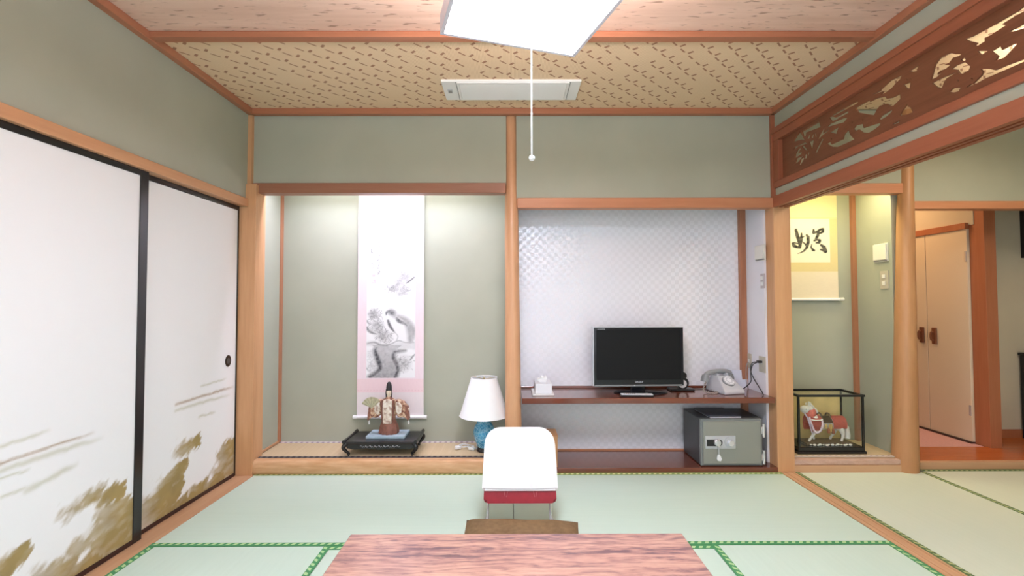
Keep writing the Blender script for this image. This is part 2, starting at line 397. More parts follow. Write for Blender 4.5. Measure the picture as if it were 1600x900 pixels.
def lathe(bm, prof, c, n=24, sx=1.0, sy=1.0, caps=True):
    c = Vector(c); rings = []
    for r, z in prof:
        rings.append([bm.verts.new(c + Vector((r * sx * math.cos(2 * PI * i / n), r * sy * math.sin(2 * PI * i / n), z))) for i in range(n)])
    for a, b in zip(rings, rings[1:]): bridge(bm, a, b)
    if caps:
        bm.faces.new(rings[0][::-1]); bm.faces.new(rings[-1])
def ball(bm, c, r, sx=1, sy=1, sz=1, n=12):
    prof = [(max(1e-4, r * math.sin(PI * i / n)), -r * math.cos(PI * i / n) * sz) for i in range(n + 1)]
    lathe(bm, prof, c, max(10, n + 4), sx, sy)
def prism(bm, pts, axis, a, b):
    """closed outline in a plane, extruded from a to b along an axis ('X': pts=(y,z), 'Y': pts=(x,z), 'Z': pts=(x,y))"""
    def mk(p, t): return {'X': (t, p[0], p[1]), 'Y': (p[0], t, p[1]), 'Z': (p[0], p[1], t)}[axis]
    A = [bm.verts.new(mk(p, a)) for p in pts]; B = [bm.verts.new(mk(p, b)) for p in pts]
    bridge(bm, A, B); bm.faces.new(A[::-1]); bm.faces.new(B)
def root_loc(o):
    v = Vector(o.location)
    while o.parent: o = o.parent; v += o.location
    return v
def obj(name, bm, mat, parent=None, bevel=0.0, smooth=False, xf=None, seg=2):
    if xf is not None: bmesh.ops.transform(bm, matrix=xf, verts=bm.verts[:])
    if bevel: bmesh.ops.bevel(bm, geom=bm.edges[:], offset=bevel, segments=seg, affect='EDGES', profile=0.5, clamp_overlap=True)
    bmesh.ops.recalc_face_normals(bm, faces=bm.faces[:])
    me = bpy.data.meshes.new(name)
    o = bpy.data.objects.new(name, me); COL.objects.link(o)
    if parent is not None:
        o.parent = parent; bmesh.ops.translate(bm, vec=-root_loc(parent), verts=bm.verts[:])
    bm.to_mesh(me); bm.free()
    if mat is not None: me.materials.append(mat)
    if smooth:
        for f in me.polygons: f.use_smooth = True
        try: me.set_sharp_from_angle(angle=math.radians(40))
        except Exception: pass
    return o
def centre_origin(o):
    """put a top-level mesh's origin at the middle of its base"""
    me = o.data; co = np.empty(len(me.vertices) * 3, 'f'); me.vertices.foreach_get('co', co); co = co.reshape(-1, 3)
    c = Vector(((co[:, 0].min() + co[:, 0].max()) / 2, (co[:, 1].min() + co[:, 1].max()) / 2, co[:, 2].min()))
    me.transform(Matrix.Translation(-c)); o.location = Vector(o.location) + c
    return o
def tag(o, label, cat, group=None):
    o['label'] = label; o['category'] = cat
    if group: o['group'] = group
    return o
def thing(name, loc, label, cat, group=None):
    o = bpy.data.objects.new(name, None); o.empty_display_size = 0.05; COL.objects.link(o); o.location = loc
    return tag(o, label, cat, group)
def struct(name, bm, mat, **kw):
    o = obj(name, bm, mat, **kw); o['kind'] = 'structure'; return o
def sbox(name, x0, x1, y0, y1, z0, z1, mat, bevel=0.0):
    b = BM(); bx(b, x0, x1, y0, y1, z0, z1); return struct(name, b, mat, bevel=bevel)
def pbox(name, x0, x1, y0, y1, z0, z1, mat, parent, bevel=0.0, xf=None):
    b = BM(); bx(b, x0, x1, y0, y1, z0, z1); return obj(name, b, mat, parent, bevel=bevel, xf=xf)
def paint_grid(name, P0, U, V, w, h, step, fn, mat, parent):
    """a fine grid whose colour attribute is computed by fn(u, v) (metres), both arrays"""
    nx, ny = max(2, int(round(w / step))) + 1, max(2, int(round(h / step))) + 1
    u = np.linspace(0, w, nx); v = np.linspace(0, h, ny); uu, vv = np.meshgrid(u, v)
    P0, U, V = np.array(P0), np.array(U), np.array(V)
    off = np.array(root_loc(parent)) if parent is not None else 0
    co = (P0 + uu[..., None] * U + vv[..., None] * V - off).reshape(-1, 3)
    idx = np.arange(nx * ny).reshape(ny, nx)
    q = np.stack([idx[:-1, :-1], idx[:-1, 1:], idx[1:, 1:], idx[1:, :-1]], -1).reshape(-1, 4)
    me = bpy.data.meshes.new(name); me.from_pydata(co.tolist(), [], q.tolist())
    c = np.ones((ny, nx, 4), 'f'); c[..., :3] = fn(uu, vv)
    at = me.color_attributes.new('paint', 'FLOAT_COLOR', 'POINT'); at.data.foreach_set('color', c.reshape(-1))
    me.materials.append(mat)
    o = bpy.data.objects.new(name, me); COL.objects.link(o)
    if parent is not None: o.parent = parent
    return o
def sdist(u, v, x0, y0, x1, y1):
    dx, dy = x1 - x0, y1 - y0; t = np.clip(((u - x0) * dx + (v - y0) * dy) / (dx * dx + dy * dy + 1e-12), 0, 1)
    return np.hypot(u - x0 - t * dx, v - y0 - t * dy), t
def fnoise(u, v, f, seed=0, octv=3):
    r = np.random.default_rng(seed); out = 0; amp = 1; tot = 0
    for k in range(octv):
        g = r.random((64, 64)); x = u * f + 7.3 * k; y = v * f + 3.1 * k
        xi, yi = np.floor(x).astype(int), np.floor(y).astype(int); fx, fy = x - xi, y - yi
        fx = fx * fx * (3 - 2 * fx); fy = fy * fy * (3 - 2 * fy)
        G = lambda a, b: g[a % 64, b % 64]
        out = out + amp * (G(xi, yi) * (1 - fx) * (1 - fy) + G(xi + 1, yi) * fx * (1 - fy) + G(xi, yi + 1) * (1 - fx) * fy + G(xi + 1, yi + 1) * fx * fy)
        tot += amp; amp *= 0.5; f *= 2
    return out / tot
def lerp3(base, c, a): return base * (1 - a[..., None]) + np.array(c) * a[..., None]

# ================================================================== THE SETTING
XL, XR, ZC = -1.787, 1.813, 2.468
YR = -4.30        # rear wall
# floor slab below the mats, alcove boards separately
sbox('floor', -2.0, 5.2, YR, 0.02, -0.16, -0.052, M['back_plaster'])
# ceiling: one object with its boards and woven panel as parts
ceiling = sbox('ceiling', -2.0, 5.2, YR, 0.10, ZC + 0.012, ZC + 0.08, M['back_plaster'])
pbox('woven_panel', XL + 0.005, XR - 0.005, -0.885, -0.005, ZC, ZC + 0.012, M['ceil_weave'], ceiling)
for i, (y0, y1) in enumerate(((-1.885, -0.935), (-2.885, -1.935), (-3.885, -2.935))):
    pbox('ceiling_board', XL + 0.005, XR - 0.005, y0, y1, ZC, ZC + 0.012, M['ceil_board'], ceiling)
pbox('woven_panel', XR + 0.08, 5.0, -4.2, -0.005, ZC, ZC + 0.012, M['ceil_weave'], ceiling)
for y in (-0.935, -1.935, -2.935):
    pbox('ceiling_beam', XL + 0.005, XR - 0.005, y, y + 0.05, ZC - 0.03, ZC, M['trim_x'], ceiling, bevel=0.003)
# cornices
sbox('trim_1', XL, XR, -0.036, 0.006, 2.428, ZC, M['trim_x'], 0.003)
sbox('trim_2', XL - 0.004, XL + 0.036, YR, 0.0, 2.428, ZC, M['trim_y'], 0.003)
sbox('trim_3', XR - 0.036, XR + 0.012, YR, 0.0, 2.428, ZC, M['trim_y'], 0.003)
# left wall: plaster above the sliding doors, closed side wall beyond them
b = BM(); bx(b, XL - 0.10, XL, YR, 0.0, 1.845, ZC); bx(b, XL - 0.20, XL - 0.10, YR, 0.55, -0.06, ZC); bx(b, XL - 0.10, XL, YR, -1.80, 0.0, 1.85)
struct('wall_left', b, M['plaster'])
sbox('trim_4', XL - 0.10, XL + 0.018, YR, 0.0, 1.795, 1.848, M['post_y'], 0.003)      # head rail of the sliding doors
b = BM(); bx(b, XL - 0.085, XL + 0.077, YR, -0.001, -0.05, 0.002)
struct('trim_5', b, M['sill_y'], bevel=0.002)                                          # floor sill of the sliding doors
# rear wall with a window opening
b = BM(); bx(b, -2.0, 5.2, YR - 0.12, YR, -0.1, 0.30); bx(b, -2.0, 5.2, YR - 0.12, YR, 2.2, ZC + 0.08)
bx(b, -2.0, -1.65, YR - 0.12, YR, 0.30, 2.2); bx(b, 1.65, 5.2, YR - 0.12, YR, 0.30, 2.2)
struct('wall_rear', b, M['back_plaster'])
# right wall of the next room
sbox('wall_right', 4.95, 5.1, YR, 2.6, -0.1, ZC, M['plaster'])

# ---- back wall of the main room (front plane y = 0)
b = BM(); bx(b, XL, -0.03, 0.008, 0.07, 1.955, ZC); bx(b, 0.04, XR, 0.008, 0.07, 1.855, ZC)
struct('wall_back', b, M['plaster'])
# corner post on the left, thin above the lintel
b = BM(); bx(b, -1.885, -1.716, -0.036, 0.09, 0.0, 1.95)
struct('trim_6', b, M['post_z'], bevel=0.004)
sbox('trim_7', XL - 0.01, XL + 0.027, -0.02, 0.05, 1.95, 2.43, M['post_z'], 0.003)
# alcove lintel
sbox('trim_8', -1.765, -0.032, -0.008, 0.075, 1.893, 1.963, M['lintel'], 0.004)
# log pillar between the alcoves, tapering upwards
b = BM()
prof = []
for i in range(25):
    t = i / 24; z = t * 2.44
    prof.append((0.0575 - 0.0150 * t + 0.0008 * math.sin(z * 9), z))
lathe(b, prof, (0, 0, 0), 28)
for v in b.verts: v.co.x += 0.0185 - 0.016 * (v.co.z / 2.44); v.co.y += 0.048
struct('pillar_1', b, M['log'], smooth=True)
# television alcove lintel
sbox('trim_9', 0.045, 1.795, -0.006, 0.07, 1.790, 1.860, M['post_x'], 0.004)
# right corner post
b = BM(); bx(b, 1.796, 1.912, 0.0, 0.12, 0.0, 1.90)
struct('trim_10', b, M['post_z'], bevel=0.005)
sbox('trim_11', 1.784, 1.842, -0.012, 0.06, 1.86, 2.43, M['ranma_frame_z'], 0.003)

# ---- picture alcove (left)
sbox('wall_alcove_back', -1.80, 0.05, 0.395, 0.46, 0.0, 2.40, M['plaster'])
b = BM(); bx(b, -1.84, -1.748, 0.088, 0.40, 0.0, 2.40)
struct('wall_alcove_left', b, M['plaster'])
b = BM(); bx(b, 0.0, 0.03, 0.10, 0.40, 0.0, 2.40); struct('wall_alcove_right', b, M['plaster'])
sbox('trim_12', -1.772, -1.737, 0.362, 0.398, 0.098, 2.35, M['corner_z'], 0.003)
sbox('ceiling_alcove', -1.80, 0.03, 0.07, 0.42, 2.20, 2.25, M['ceil_board'])
# floor of the alcove and its rounded front sill
sbox('floor_alcove', -1.75, 0.0, 0.06, 0.40, -0.05, 0.090, M['goza'])
b = BM(); prof = []
for i in range(13):
    a = -PI / 2 + PI * i / 12
    prof.append((-0.002 - 0.030 * math.cos(a) ** 0.7 if abs(math.cos(a)) > 1e-6 else -0.002, 0.048 + 0.049 * math.sin(a)))
prism(b, prof + [(0.06, 0.097), (0.06, -0.03)], 'X', -1.765, -0.03)
struct('trim_13', b, M['gamachi'], smooth=True)
sbox('baseboard_left', -1.749, -1.738, 0.09, 0.362, 0.098, 0.112, M['post_y'])

# ---- television alcove (right)
sbox('wall_media_back', 0.03, 1.80, 0.380, 0.46, 0.0, 2.10, M['check'])
sbox('wall_media_right', 1.780, 1.80, 0.10, 0.40, 0.0, 2.10, M['white_wall'])
sbox('wall_media_left', 0.0301, 0.045, 0.10, 0.40, 0.0, 2.10, M['white_wall'])
sbox('ceiling_media', 0.03, 1.80, 0.07, 0.40, 1.96, 2.0, M['white_wall'])
sbox('trim_14', 1.735, 1.781, 0.345, 0.381, 0.03, 1.96, M['corner_z'], 0.003)
sbox('floor_media', 0.05, 1.797, 0.0, 0.385, -0.04, 0.033, M['shelf'], 0.002)
sbox('baseboard_back', 0.05, 1.735, 0.368, 0.381, 0.033, 0.043, M['post_x'])

# ---- right wall: openwork above, kamoi and open doorway below
for nm, z0, z1, y0, y1 in (('wall_transom_upper', 2.322, ZC, YR, 0.0), ('wall_transom_lower', 1.862, 1.925, YR, 0.0)):
    b = BM(); bx(b, XR - 0.004, XR + 0.075, y0, y1, z0, z1); struct(nm, b, M['plaster'])
b = BM()
bx(b, XR - 0.022, XR + 0.088, YR, 0.0, 1.808, 1.865)
for x0, x1 in ((XR - 0.022, XR + 0.008), (XR + 0.024, XR + 0.042), (XR + 0.058, XR + 0.088)):
    bx(b, x0, x1, YR, 0.0, 1.792, 1.809)
struct('trim_15', b, M['ranma_frame'])
b = BM()
bx(b, XR + 0.0, XR + 0.092, YR, -0.001, -0.05, 0.001)
for x0, x1 in ((XR, XR + 0.012), (XR + 0.030, XR + 0.058), (XR + 0.078, XR + 0.092)): bx(b, x0, x1, YR, -0.001, 0.0, 0.004)
struct('trim_16', b, M['sill_y'])

# ---- next room: its alcove, log post, hall opening
b = BM(); bx(b, 1.85, 2.74, 0.010, 0.07, 1.955, ZC); bx(b, 2.70, 5.0, 0.014, 0.07, 1.83, ZC)
struct('wall_next_room_back', b, M['plaster'])
sbox('trim_17', 1.90, 2.70, 0.002, 0.075, 1.890, 1.960, M['post_x'], 0.004)
b = BM(); prof = [(0.0, 0.0)]
prof = [(0.0775 - 0.040 * (i / 24) + 0.001 * math.sin(i * 1.3), ZC * i / 24) for i in range(25)]
lathe(b, prof, (0, 0, 0), 28)
for v in b.verts: v.co.x += 2.690 + 0.050 * (v.co.z / ZC); v.co.y += 0.045 - 0.025 * (v.co.z / ZC)
struct('pillar_2', b, M['log_dark'], smooth=True)
sbox('wall_second_alcove_back', 1.80, 2.70, 0.43, 0.50, 0.0, 2.30, M['plaster'])
sbox('wall_second_alcove_right', 2.66, 2.72, 0.07, 0.44, 0.0, 2.30, M['plaster'])
sbox('wall_second_alcove_left', 1.86, 1.90, 0.11, 0.44, 0.0, 2.30, M['plaster'])
sbox('ceiling_second_alcove', 1.85, 2.70, 0.07, 0.44, 2.20, 2.25, M['ceil_board'])
sbox('trim_18', 2.632, 2.662, 0.40, 0.432, 0.085, 2.2, M['corner_z'], 0.003)
sbox('floor_second_alcove', 1.88, 2.66, 0.045, 0.43, -0.05, 0.085, M['goza'])
b = BM(); bx(b, 1.906, 2.655, 0.004, 0.046, 0.047, 0.084); struct('trim_19', b, M['step'], bevel=0.006)
b = BM(); bx(b, 1.906, 2.70, 0.0, 0.046, -0.04, 0.046); struct('trim_20', b, M['sill_x'], bevel=0.003)
sbox('trim_21', 2.72, 5.0, 0.004, 0.08, 1.783, 1.836, M['post_x'], 0.003)
sbox('trim_22', 2.74, 5.0, 0.046, 0.085, -0.05, 0.049, M['sill_x'], 0.002)
# hall
floor_hall = sbox('floor_hall', 2.66, 5.0, 0.085, 2.6, -0.05, 0.020, M['back_plaster'])
for i in range(4):
    y0 = 0.086 + i * 0.075
    pbox('floorboard', 2.70, 3.94, y0, y0 + 0.0735, 0.020, 0.050, M['hall_floor'], floor_hall, bevel=0.0008)
for i in range(4, 8):
    y0 = 0.086 + i * 0.075
    pbox('floorboard', 3.60, 4.94, y0, y0 + 0.0735, 0.020, 0.050, M['hall_floor'], floor_hall, bevel=0.0008)
for i in range(4):
    y0 = 0.086 + i * 0.075
    pbox('floorboard', 3.942, 4.94, y0, y0 + 0.0735, 0.020, 0.050, M['hall_floor'], floor_hall, bevel=0.0008)
pbox('carpet', 2.70, 3.585, 0.388, 2.5, 0.020, 0.048, M['pink_carpet'], floor_hall)
b = BM(); bx(b, 3.585, 3.68, 0.42, 2.5, 1.745, 2.42); bx(b, 3.585, 3.68, 1.36, 2.5, 0.0, 1.75); bx(b, 2.72, 3.60, 2.40, 2.5, 0.0, 2.42)
struct('wall_hall_side', b, M['hall_plaster'])
b = BM(); bx(b, 3.70, 4.95, 0.62, 0.70, 0.0, 2.42); struct('wall_hall_end', b, M['hall_plaster'])
b = BM(); bx(b, 2.66, 2.70, 0.43, 2.5, 0.0, 2.42); struct('wall_hall_left', b, M['hall_plaster'])
sbox('ceiling_hall', 2.66, 5.0, 0.07, 2.6, 2.42, 2.46, M['hall_plaster'])
sbox('trim_23', 3.590, 3.678, 0.345, 0.462, 0.048, 2.42, M['hall_post'], 0.003)
sbox('trim_24', 3.60, 3.72, 0.462, 0.66, 0.048, 2.42, M['hall_post'], 0.003)
sbox('trim_25', 3.560, 3.60, 0.462, 1.40, 1.715, 1.765, M['hall_post'], 0.002)
sbox('baseboard_hall', 3.735, 4.95, 0.605, 0.622, 0.05, 0.115, M['hall_post'])
sbox('trim_26', 3.555, 3.60, 0.462, 1.36, 0.046, 0.058, M['dark_rail'])

# ---- hall cupboard doors
def hall_door(n, y0, y1, hy, label):
    d = bpy.data.objects.new('door_%d' % n, None); COL.objects.link(d); d.location = (3.585, (y0 + y1) / 2, 0.058); d['kind'] = 'structure'
    pbox('door_board', 3.572, 3.60, y0, y1, 0.060, 1.715, M['door_white'], d, bevel=0.002)
    if n == 3: pbox('hinge', 3.566, 3.573, y0 + 0.003, y0 + 0.016, 1.46, 1.54, M['chrome'], d); pbox('hinge', 3.566, 3.573, y0 + 0.003, y0 + 0.016, 0.26, 0.34, M['chrome'], d)
    h = BM(); bx(h, 3.556, 3.572, hy - 0.019, hy + 0.019, 0.79, 0.925); hpl = obj('handle_plate', h, M['handle'], d, bevel=0.004)
    g = BM(); tube(g, smooth_path([(3.556, hy, 0.895), (3.535, hy, 0.885), (3.535, hy, 0.83), (3.556, hy, 0.82)], 4), 0.007, 8); obj('handle', g, M['handle'], hpl, smooth=True)
hall_door(3, 0.464, 0.826, 0.757, '')
hall_door(4, 0.832, 1.355, 0.875, '')

# ---- sliding paper doors on the left
FUS = dict(
 back=[(0.596,0.601,-0.006,0.599,0.0087,'s'),(0.6,0.567,0.037,0.556,0.0098,'g'),(0.405,0.485,0.225,0.477,0.0078,'g'),(0.393,0.662,0.11,0.669,0.006,'g'),(0.599,0.345,0.412,0.345,0.0256,'b'),(0.684,0.213,0.526,0.23,0.0352,'b'),(0.748,0.163,0.55,0.176,0.0415,'b'),(0.806,0.133,0.65,0.139,0.0469,'b'),(0.803,0.037,0.666,0.056,0.0501,'b'),(0.802,-0.014,0.458,0.018,0.0453,'b'),(0.458,0.018,0.193,0.026,0.0468,'b'),(0.177,0.14,0.056,0.203,0.0461,'b'),(0.214,0.089,-0.049,0.123,0.055,'b'),(0.287,0.023,-0.052,0.006,0.0544,'b'),(0.469,0.048,0.359,0.047,0.0264,'b'),(0.064,0.234,0.021,0.239,0.0214,'b'),(0.20,0.185,0.045,0.215,0.045,'b'),(0.79,0.10,0.60,0.12,0.06,'b'),(0.72,0.20,0.56,0.21,0.038,'b')],
 front=[(1.558,0.592,1.068,0.595,0.0064,'s'),(1.557,0.566,1.02,0.562,0.0116,'g'),(1.56,0.649,1.287,0.658,0.0072,'g'),(1.408,0.46,1.168,0.493,0.0129,'g'),(1.517,0.534,1.373,0.535,0.0059,'g'),(1.495,0.47,1.385,0.472,0.0059,'g'),(1.25,0.313,1.04,0.314,0.0222,'b'),(1.172,0.334,0.984,0.268,0.0258,'b'),(1.077,0.228,0.889,0.169,0.0419,'b'),(1.107,0.154,0.887,0.099,0.0536,'b'),(1.21,0.153,0.935,0.07,0.0259,'b'),(1.088,0.04,0.885,0.013,0.0658,'b'),(1.351,0.103,1.103,0.015,0.0372,'b'),(1.275,0.053,0.886,0.028,0.0343,'b'),(1.548,0.241,1.397,0.216,0.0209,'b'),(1.112,0.348,0.996,0.317,0.0116,'b'),(1.547,0.213,1.467,0.204,0.0273,'b')])
def fusuma_fn(strokes, s0):
    """brushed mist bands and cloud banks in olive gold on white paper; s runs away from the back wall"""
    def fn(u, v):
        s = s0 - u; z = v + 0.03
        warp = (fnoise(u, v, 10, 3, 4) - 0.5) * 0.085; warp2 = (fnoise(u, v, 26, 5, 4) - 0.5) * 0.06
        base = np.ones(u.shape + (3,)) * np.array((0.86, 0.855, 0.86))
        tone = fnoise(u, v, 14, 11)
        p_, q_ = u * 0.80 + v * 0.60, -u * 0.60 + v * 0.80              # strokes run along one diagonal
        ragged = fnoise(p_ * 0.45, q_ * 1.5, 22, 31, 3); fine = fnoise(p_ * 0.5, q_ * 1.6, 60, 33, 2)
        mb = np.zeros_like(u); ms = np.zeros_like(u); mg = np.zeros_like(u)
        for x0, z0, x1, z1, r, k in strokes:
            if k == 'b':
                d, t = sdist(s + warp, z + warp * 0.5 + warp2 * 0.5, x0, z0, x1, z1)
                rr = r * 1.45 * (0.45 + 0.55 * np.sin(PI * (0.12 + 0.72 * t)))
                d = d + (ragged - 0.5) * 0.075 + (fine - 0.5) * 0.03
                soft = 0.010 + 0.028 * (1 - t)           # dry edge at the far end, washed out at the near end
                mb = np.maximum(mb, np.clip((rr - d) / soft + 0.5, 0, 1) * (0.70 + 0.30 * t))
            else:
                d, t = sdist(s, z + warp2 * 0.25, x0, z0, x1, z1)
                a = np.exp(-(d / (r * 0.85)) ** 2) * np.clip(1.15 - abs(2 * t - 0.75) ** 3, 0, 1)
                if k == 's': ms = np.maximum(ms, a)
                else: mg = np.maximum(mg, a)
        streak = fnoise(u * 1.0 + v * 0.9, v * 3 - u * 0.8, 16, 21)
        mb = np.clip(mb * (0.84 + 0.42 * streak), 0, 1)
        base = lerp3(base, (0.46, 0.45, 0.30), mg * 0.55)
        base = lerp3(base, (0.36, 0.24, 0.13), ms * 0.80)
        col = np.array((0.31, 0.215, 0.058)) * (0.80 + 0.45 * tone)[..., None]
        base = base * (1 - 0.94 * mb[..., None]) + col * 0.94 * mb[..., None]
        return base
    return fn
def sliding_door(n, xf, s0, s1, strokes, pull):
    """paper door in the plane x = xf spanning -s0 .. -s1 along y (s0 further into the room)"""
    d = bpy.data.objects.new('door_%d' % n, None); COL.objects.link(d); d.location = (xf, -(s0 + s1) / 2, 0.004); d['kind'] = 'structure'
    z0, z1, st, rl = 0.004, 1.800, 0.027, 0.022
    for nm, a in (('stile', (-s0, -s0 + st, z0, z1)), ('stile', (-s1 - st * 0.5, -s1, z0, z1)), ('bottom_rail', (-s0 + st, -s1 - st * 0.5, z0, z0 + rl)), ('top_rail', (-s0 + st, -s1 - st * 0.5, z1 - rl - 0.012, z1))):
        pbox(nm, xf - 0.022, xf + 0.004, a[0], a[1], a[2], a[3], M['black_lacquer'] if nm != 'bottom_rail' else M['dark_rail'], d, bevel=0.002)
    pbox('panel', xf - 0.02, xf - 0.0005, -s0 + 0.01, -s1 - 0.01, z0 + 0.01, z1 - 0.01, M['cloth_white'], d)
    paint_grid('painted_paper', (xf, -s0 + st - 0.002, z0 + rl - 0.002), (0, 1, 0), (0, 0, 1), s0 - s1 - 1.5 * st + 0.004, z1 - z0 - 2 * rl - 0.008, 0.0065, fusuma_fn(strokes, s0 - st), M['fusuma'], d)
    if pull:
        b = BM(); cyl(b, (xf - 0.006, pull, 0.772), (xf + 0.003, pull, 0.772), 0.030, 0.030, 24)
        for v in b.verts: v.co.z = 0.772 + (v.co.z - 0.772) * 1.25
        dp = obj('door_pull', b, M['black_lacquer'], d, smooth=True)
        b = BM(); cyl(b, (xf + 0.003, pull, 0.772), (xf + 0.0038, pull, 0.772), 0.019, 0.017, 20); obj('pull_dish', b, M['safe_side'], dp)
sliding_door(1, -1.828, 0.905, 0.040, FUS['back'], -0.135)
sliding_door(2, -1.797, 1.790, 0.866, FUS['front'], None)
# the front door's right stile is the wide black one that overlaps
d2 = bpy.data.objects['door_2']
pbox('stile', -1.819, -1.792, -0.915, -0.864, 0.004, 1.800, M['black_lacquer'], d2, bevel=0.002)

# ---- carved openwork transom
HOLES = [[(0.263,2.213),(0.301,2.15),(0.274,2.166),(0.208,2.178)],[(0.3,2.212),(0.427,2.209),(0.435,2.178),(0.333,2.191),(0.328,2.175),(0.309,2.182)],[(0.332,2.152),(0.347,2.162),(0.363,2.159),(0.351,2.145)],[(0.37,2.144),(0.384,2.158),(0.395,2.151),(0.385,2.136)],[(0.401,2.152),(0.412,2.152),(0.417,2.133),(0.407,2.134)],[(0.211,2.124),(0.217,2.138),(0.302,2.134),(0.317,2.12),(0.253,2.132)],[(0.215,2.071),(0.22,2.092),(0.242,2.11),(0.267,2.105),(0.241,2.088),(0.273,2.087),(0.266,2.077)],[(0.287,2.114),(0.302,2.116),(0.325,2.086),(0.33,2.077),(0.311,2.088),(0.292,2.106)],[(0.213,2.033),(0.23,2.057),(0.28,2.054),(0.244,2.036)],[(0.254,2.018),(0.27,2.041),(0.29,2.041),(0.296,2.033),(0.269,2.013)],[(0.304,2.037),(0.31,2.06),(0.324,2.052),(0.324,2.034)],[(0.331,2.047),(0.339,2.066),(0.348,2.054),(0.34,2.041)],[(0.355,2.119),(0.392,2.118),(0.375,2.073)],[(0.404,2.042),(0.418,2.061),(0.468,2.104),(0.481,2.093),(0.44,2.054),(0.421,2.033)],[(0.424,2.104),(0.442,2.128),(0.478,2.156),(0.491,2.151),(0.478,2.13),(0.537,2.134),(0.53,2.129),(0.468,2.118)],[(0.531,2.202),(0.556,2.198),(0.611,2.165),(0.555,2.169)],[(0.504,2.152),(0.538,2.162),(0.641,2.153),(0.675,2.142),(0.648,2.128),(0.602,2.137),(0.537,2.148)],[(0.536,2.114),(0.609,2.121),(0.588,2.086)],[(0.509,2.057),(0.535,2.06),(0.55,2.04),(0.637,2.038),(0.646,2.06),(0.68,2.077),(0.694,2.042),(0.722,2.008),(0.659,2.008),(0.598,2.01),(0.55,2.026)],[(0.716,2.066),(0.735,2.078),(0.783,2.067),(0.789,2.044),(0.861,2.035),(0.898,2.028),(0.892,2.018),(0.86,2.01),(0.821,2.007),(0.781,2.024),(0.755,2.049),(0.734,2.049)],[(0.556,2.204),(0.604,2.204),(0.746,2.201),(0.756,2.191),(0.717,2.19),(0.642,2.193),(0.572,2.196)],[(0.555,2.181),(0.619,2.179),(0.683,2.178),(0.683,2.166),(0.622,2.168)],[(0.887,2.05),(0.905,2.06),(0.948,2.064),(0.971,2.067),(0.965,2.055),(0.935,2.045),(0.905,2.043)],[(0.707,2.11),(0.715,2.104),(0.711,2.098)],[(0.78,2.092),(0.79,2.087),(0.785,2.081)],[(0.543,2.077),(0.556,2.071),(0.549,2.067)],[(0.849,2.05),(0.857,2.045),(0.851,2.04)],[(0.651,2.094),(0.662,2.092),(0.658,2.084)],[(0.736,2.171),(0.763,2.171),(0.838,2.17),(0.832,2.161),(0.876,2.159),(0.931,2.145),(0.939,2.13),(0.969,2.121),(1.017,2.119),(1.016,2.095),(0.977,2.08),(0.957,2.088),(0.938,2.107),(0.896,2.114),(0.875,2.102),(0.858,2.083),(0.819,2.103),(0.756,2.138)],[(0.842,2.19),(0.899,2.186),(0.904,2.192),(0.961,2.207),(1.029,2.202),(1.019,2.189),(0.99,2.179),(0.97,2.169),(0.934,2.163),(0.903,2.164),(0.919,2.176)],[(1.069,2.201),(1.118,2.203),(1.104,2.177)],[(1.035,2.153),(1.074,2.147),(1.068,2.12),(1.05,2.132)],[(1.052,2.172),(1.062,2.167),(1.056,2.162)],[(1.07,2.166),(1.079,2.163),(1.075,2.155)],[(1.009,2.019),(1.024,2.036),(1.053,2.057),(1.057,2.042),(1.07,2.032),(1.081,2.006),(1.051,2.008)],[(0.965,1.994),(0.989,1.995),(1.013,1.998),(1.004,1.989),(0.984,1.989)],[(1.175,2.109),(1.185,2.135),(1.198,2.167),(1.222,2.182),(1.268,2.177),(1.29,2.16),(1.314,2.147),(1.3,2.146),(1.278,2.152),(1.261,2.14),(1.233,2.144),(1.264,2.128),(1.244,2.122),(1.215,2.125),(1.205,2.119),(1.226,2.112),(1.202,2.107)],[(1.18,2.092),(1.196,2.093),(1.237,2.091),(1.265,2.088),(1.293,2.087),(1.276,2.083),(1.248,2.081),(1.236,2.071),(1.224,2.049),(1.201,2.066)],[(1.269,2.109),(1.288,2.113),(1.326,2.109),(1.348,2.079),(1.34,2.067),(1.314,2.066),(1.301,2.076),(1.294,2.094)],[(1.257,2.02),(1.274,2.026),(1.307,2.014),(1.296,2.003),(1.274,2.008)],[(1.325,2.003),(1.348,2.009),(1.361,2.001)],[(1.356,2.007),(1.389,2.023),(1.394,2.035),(1.387,2.049),(1.423,2.031),(1.441,2.017),(1.482,2.015),(1.537,2.008),(1.565,2.004),(1.565,1.997),(1.537,1.999),(1.472,2.001),(1.403,2.004),(1.368,2.0)],[(1.329,2.201),(1.359,2.194),(1.456,2.191),(1.522,2.191),(1.543,2.196),(1.571,2.196),(1.571,2.178),(1.542,2.178),(1.504,2.178),(1.469,2.176),(1.482,2.164),(1.432,2.159),(1.405,2.16),(1.407,2.148),(1.378,2.145),(1.368,2.153),(1.378,2.157),(1.344,2.185)],[(1.377,2.125),(1.416,2.104),(1.391,2.102)],[(1.43,2.096),(1.453,2.098),(1.462,2.098),(1.466,2.081),(1.505,2.081),(1.518,2.074),(1.492,2.058),(1.474,2.048),(1.442,2.053),(1.452,2.065)],[(1.494,2.135),(1.541,2.133),(1.569,2.129),(1.569,2.113),(1.54,2.118),(1.503,2.127)],[(1.292,2.052),(1.301,2.049),(1.297,2.042)],[(1.349,2.032),(1.357,2.03),(1.354,2.02)],[(1.31,2.127),(1.326,2.127),(1.33,2.114),(1.318,2.114)]]
tr = thing('carved_transom', (XR, -1.0, 1.92), 'dark brown carved wooden openwork transom with pines and a moon above the doorway', 'transom')
from mathutils.geometry import delaunay_2d_cdt
outline = [(0.03, 1.94), (1.80, 1.94), (1.80, 2.27), (0.03, 2.27)]
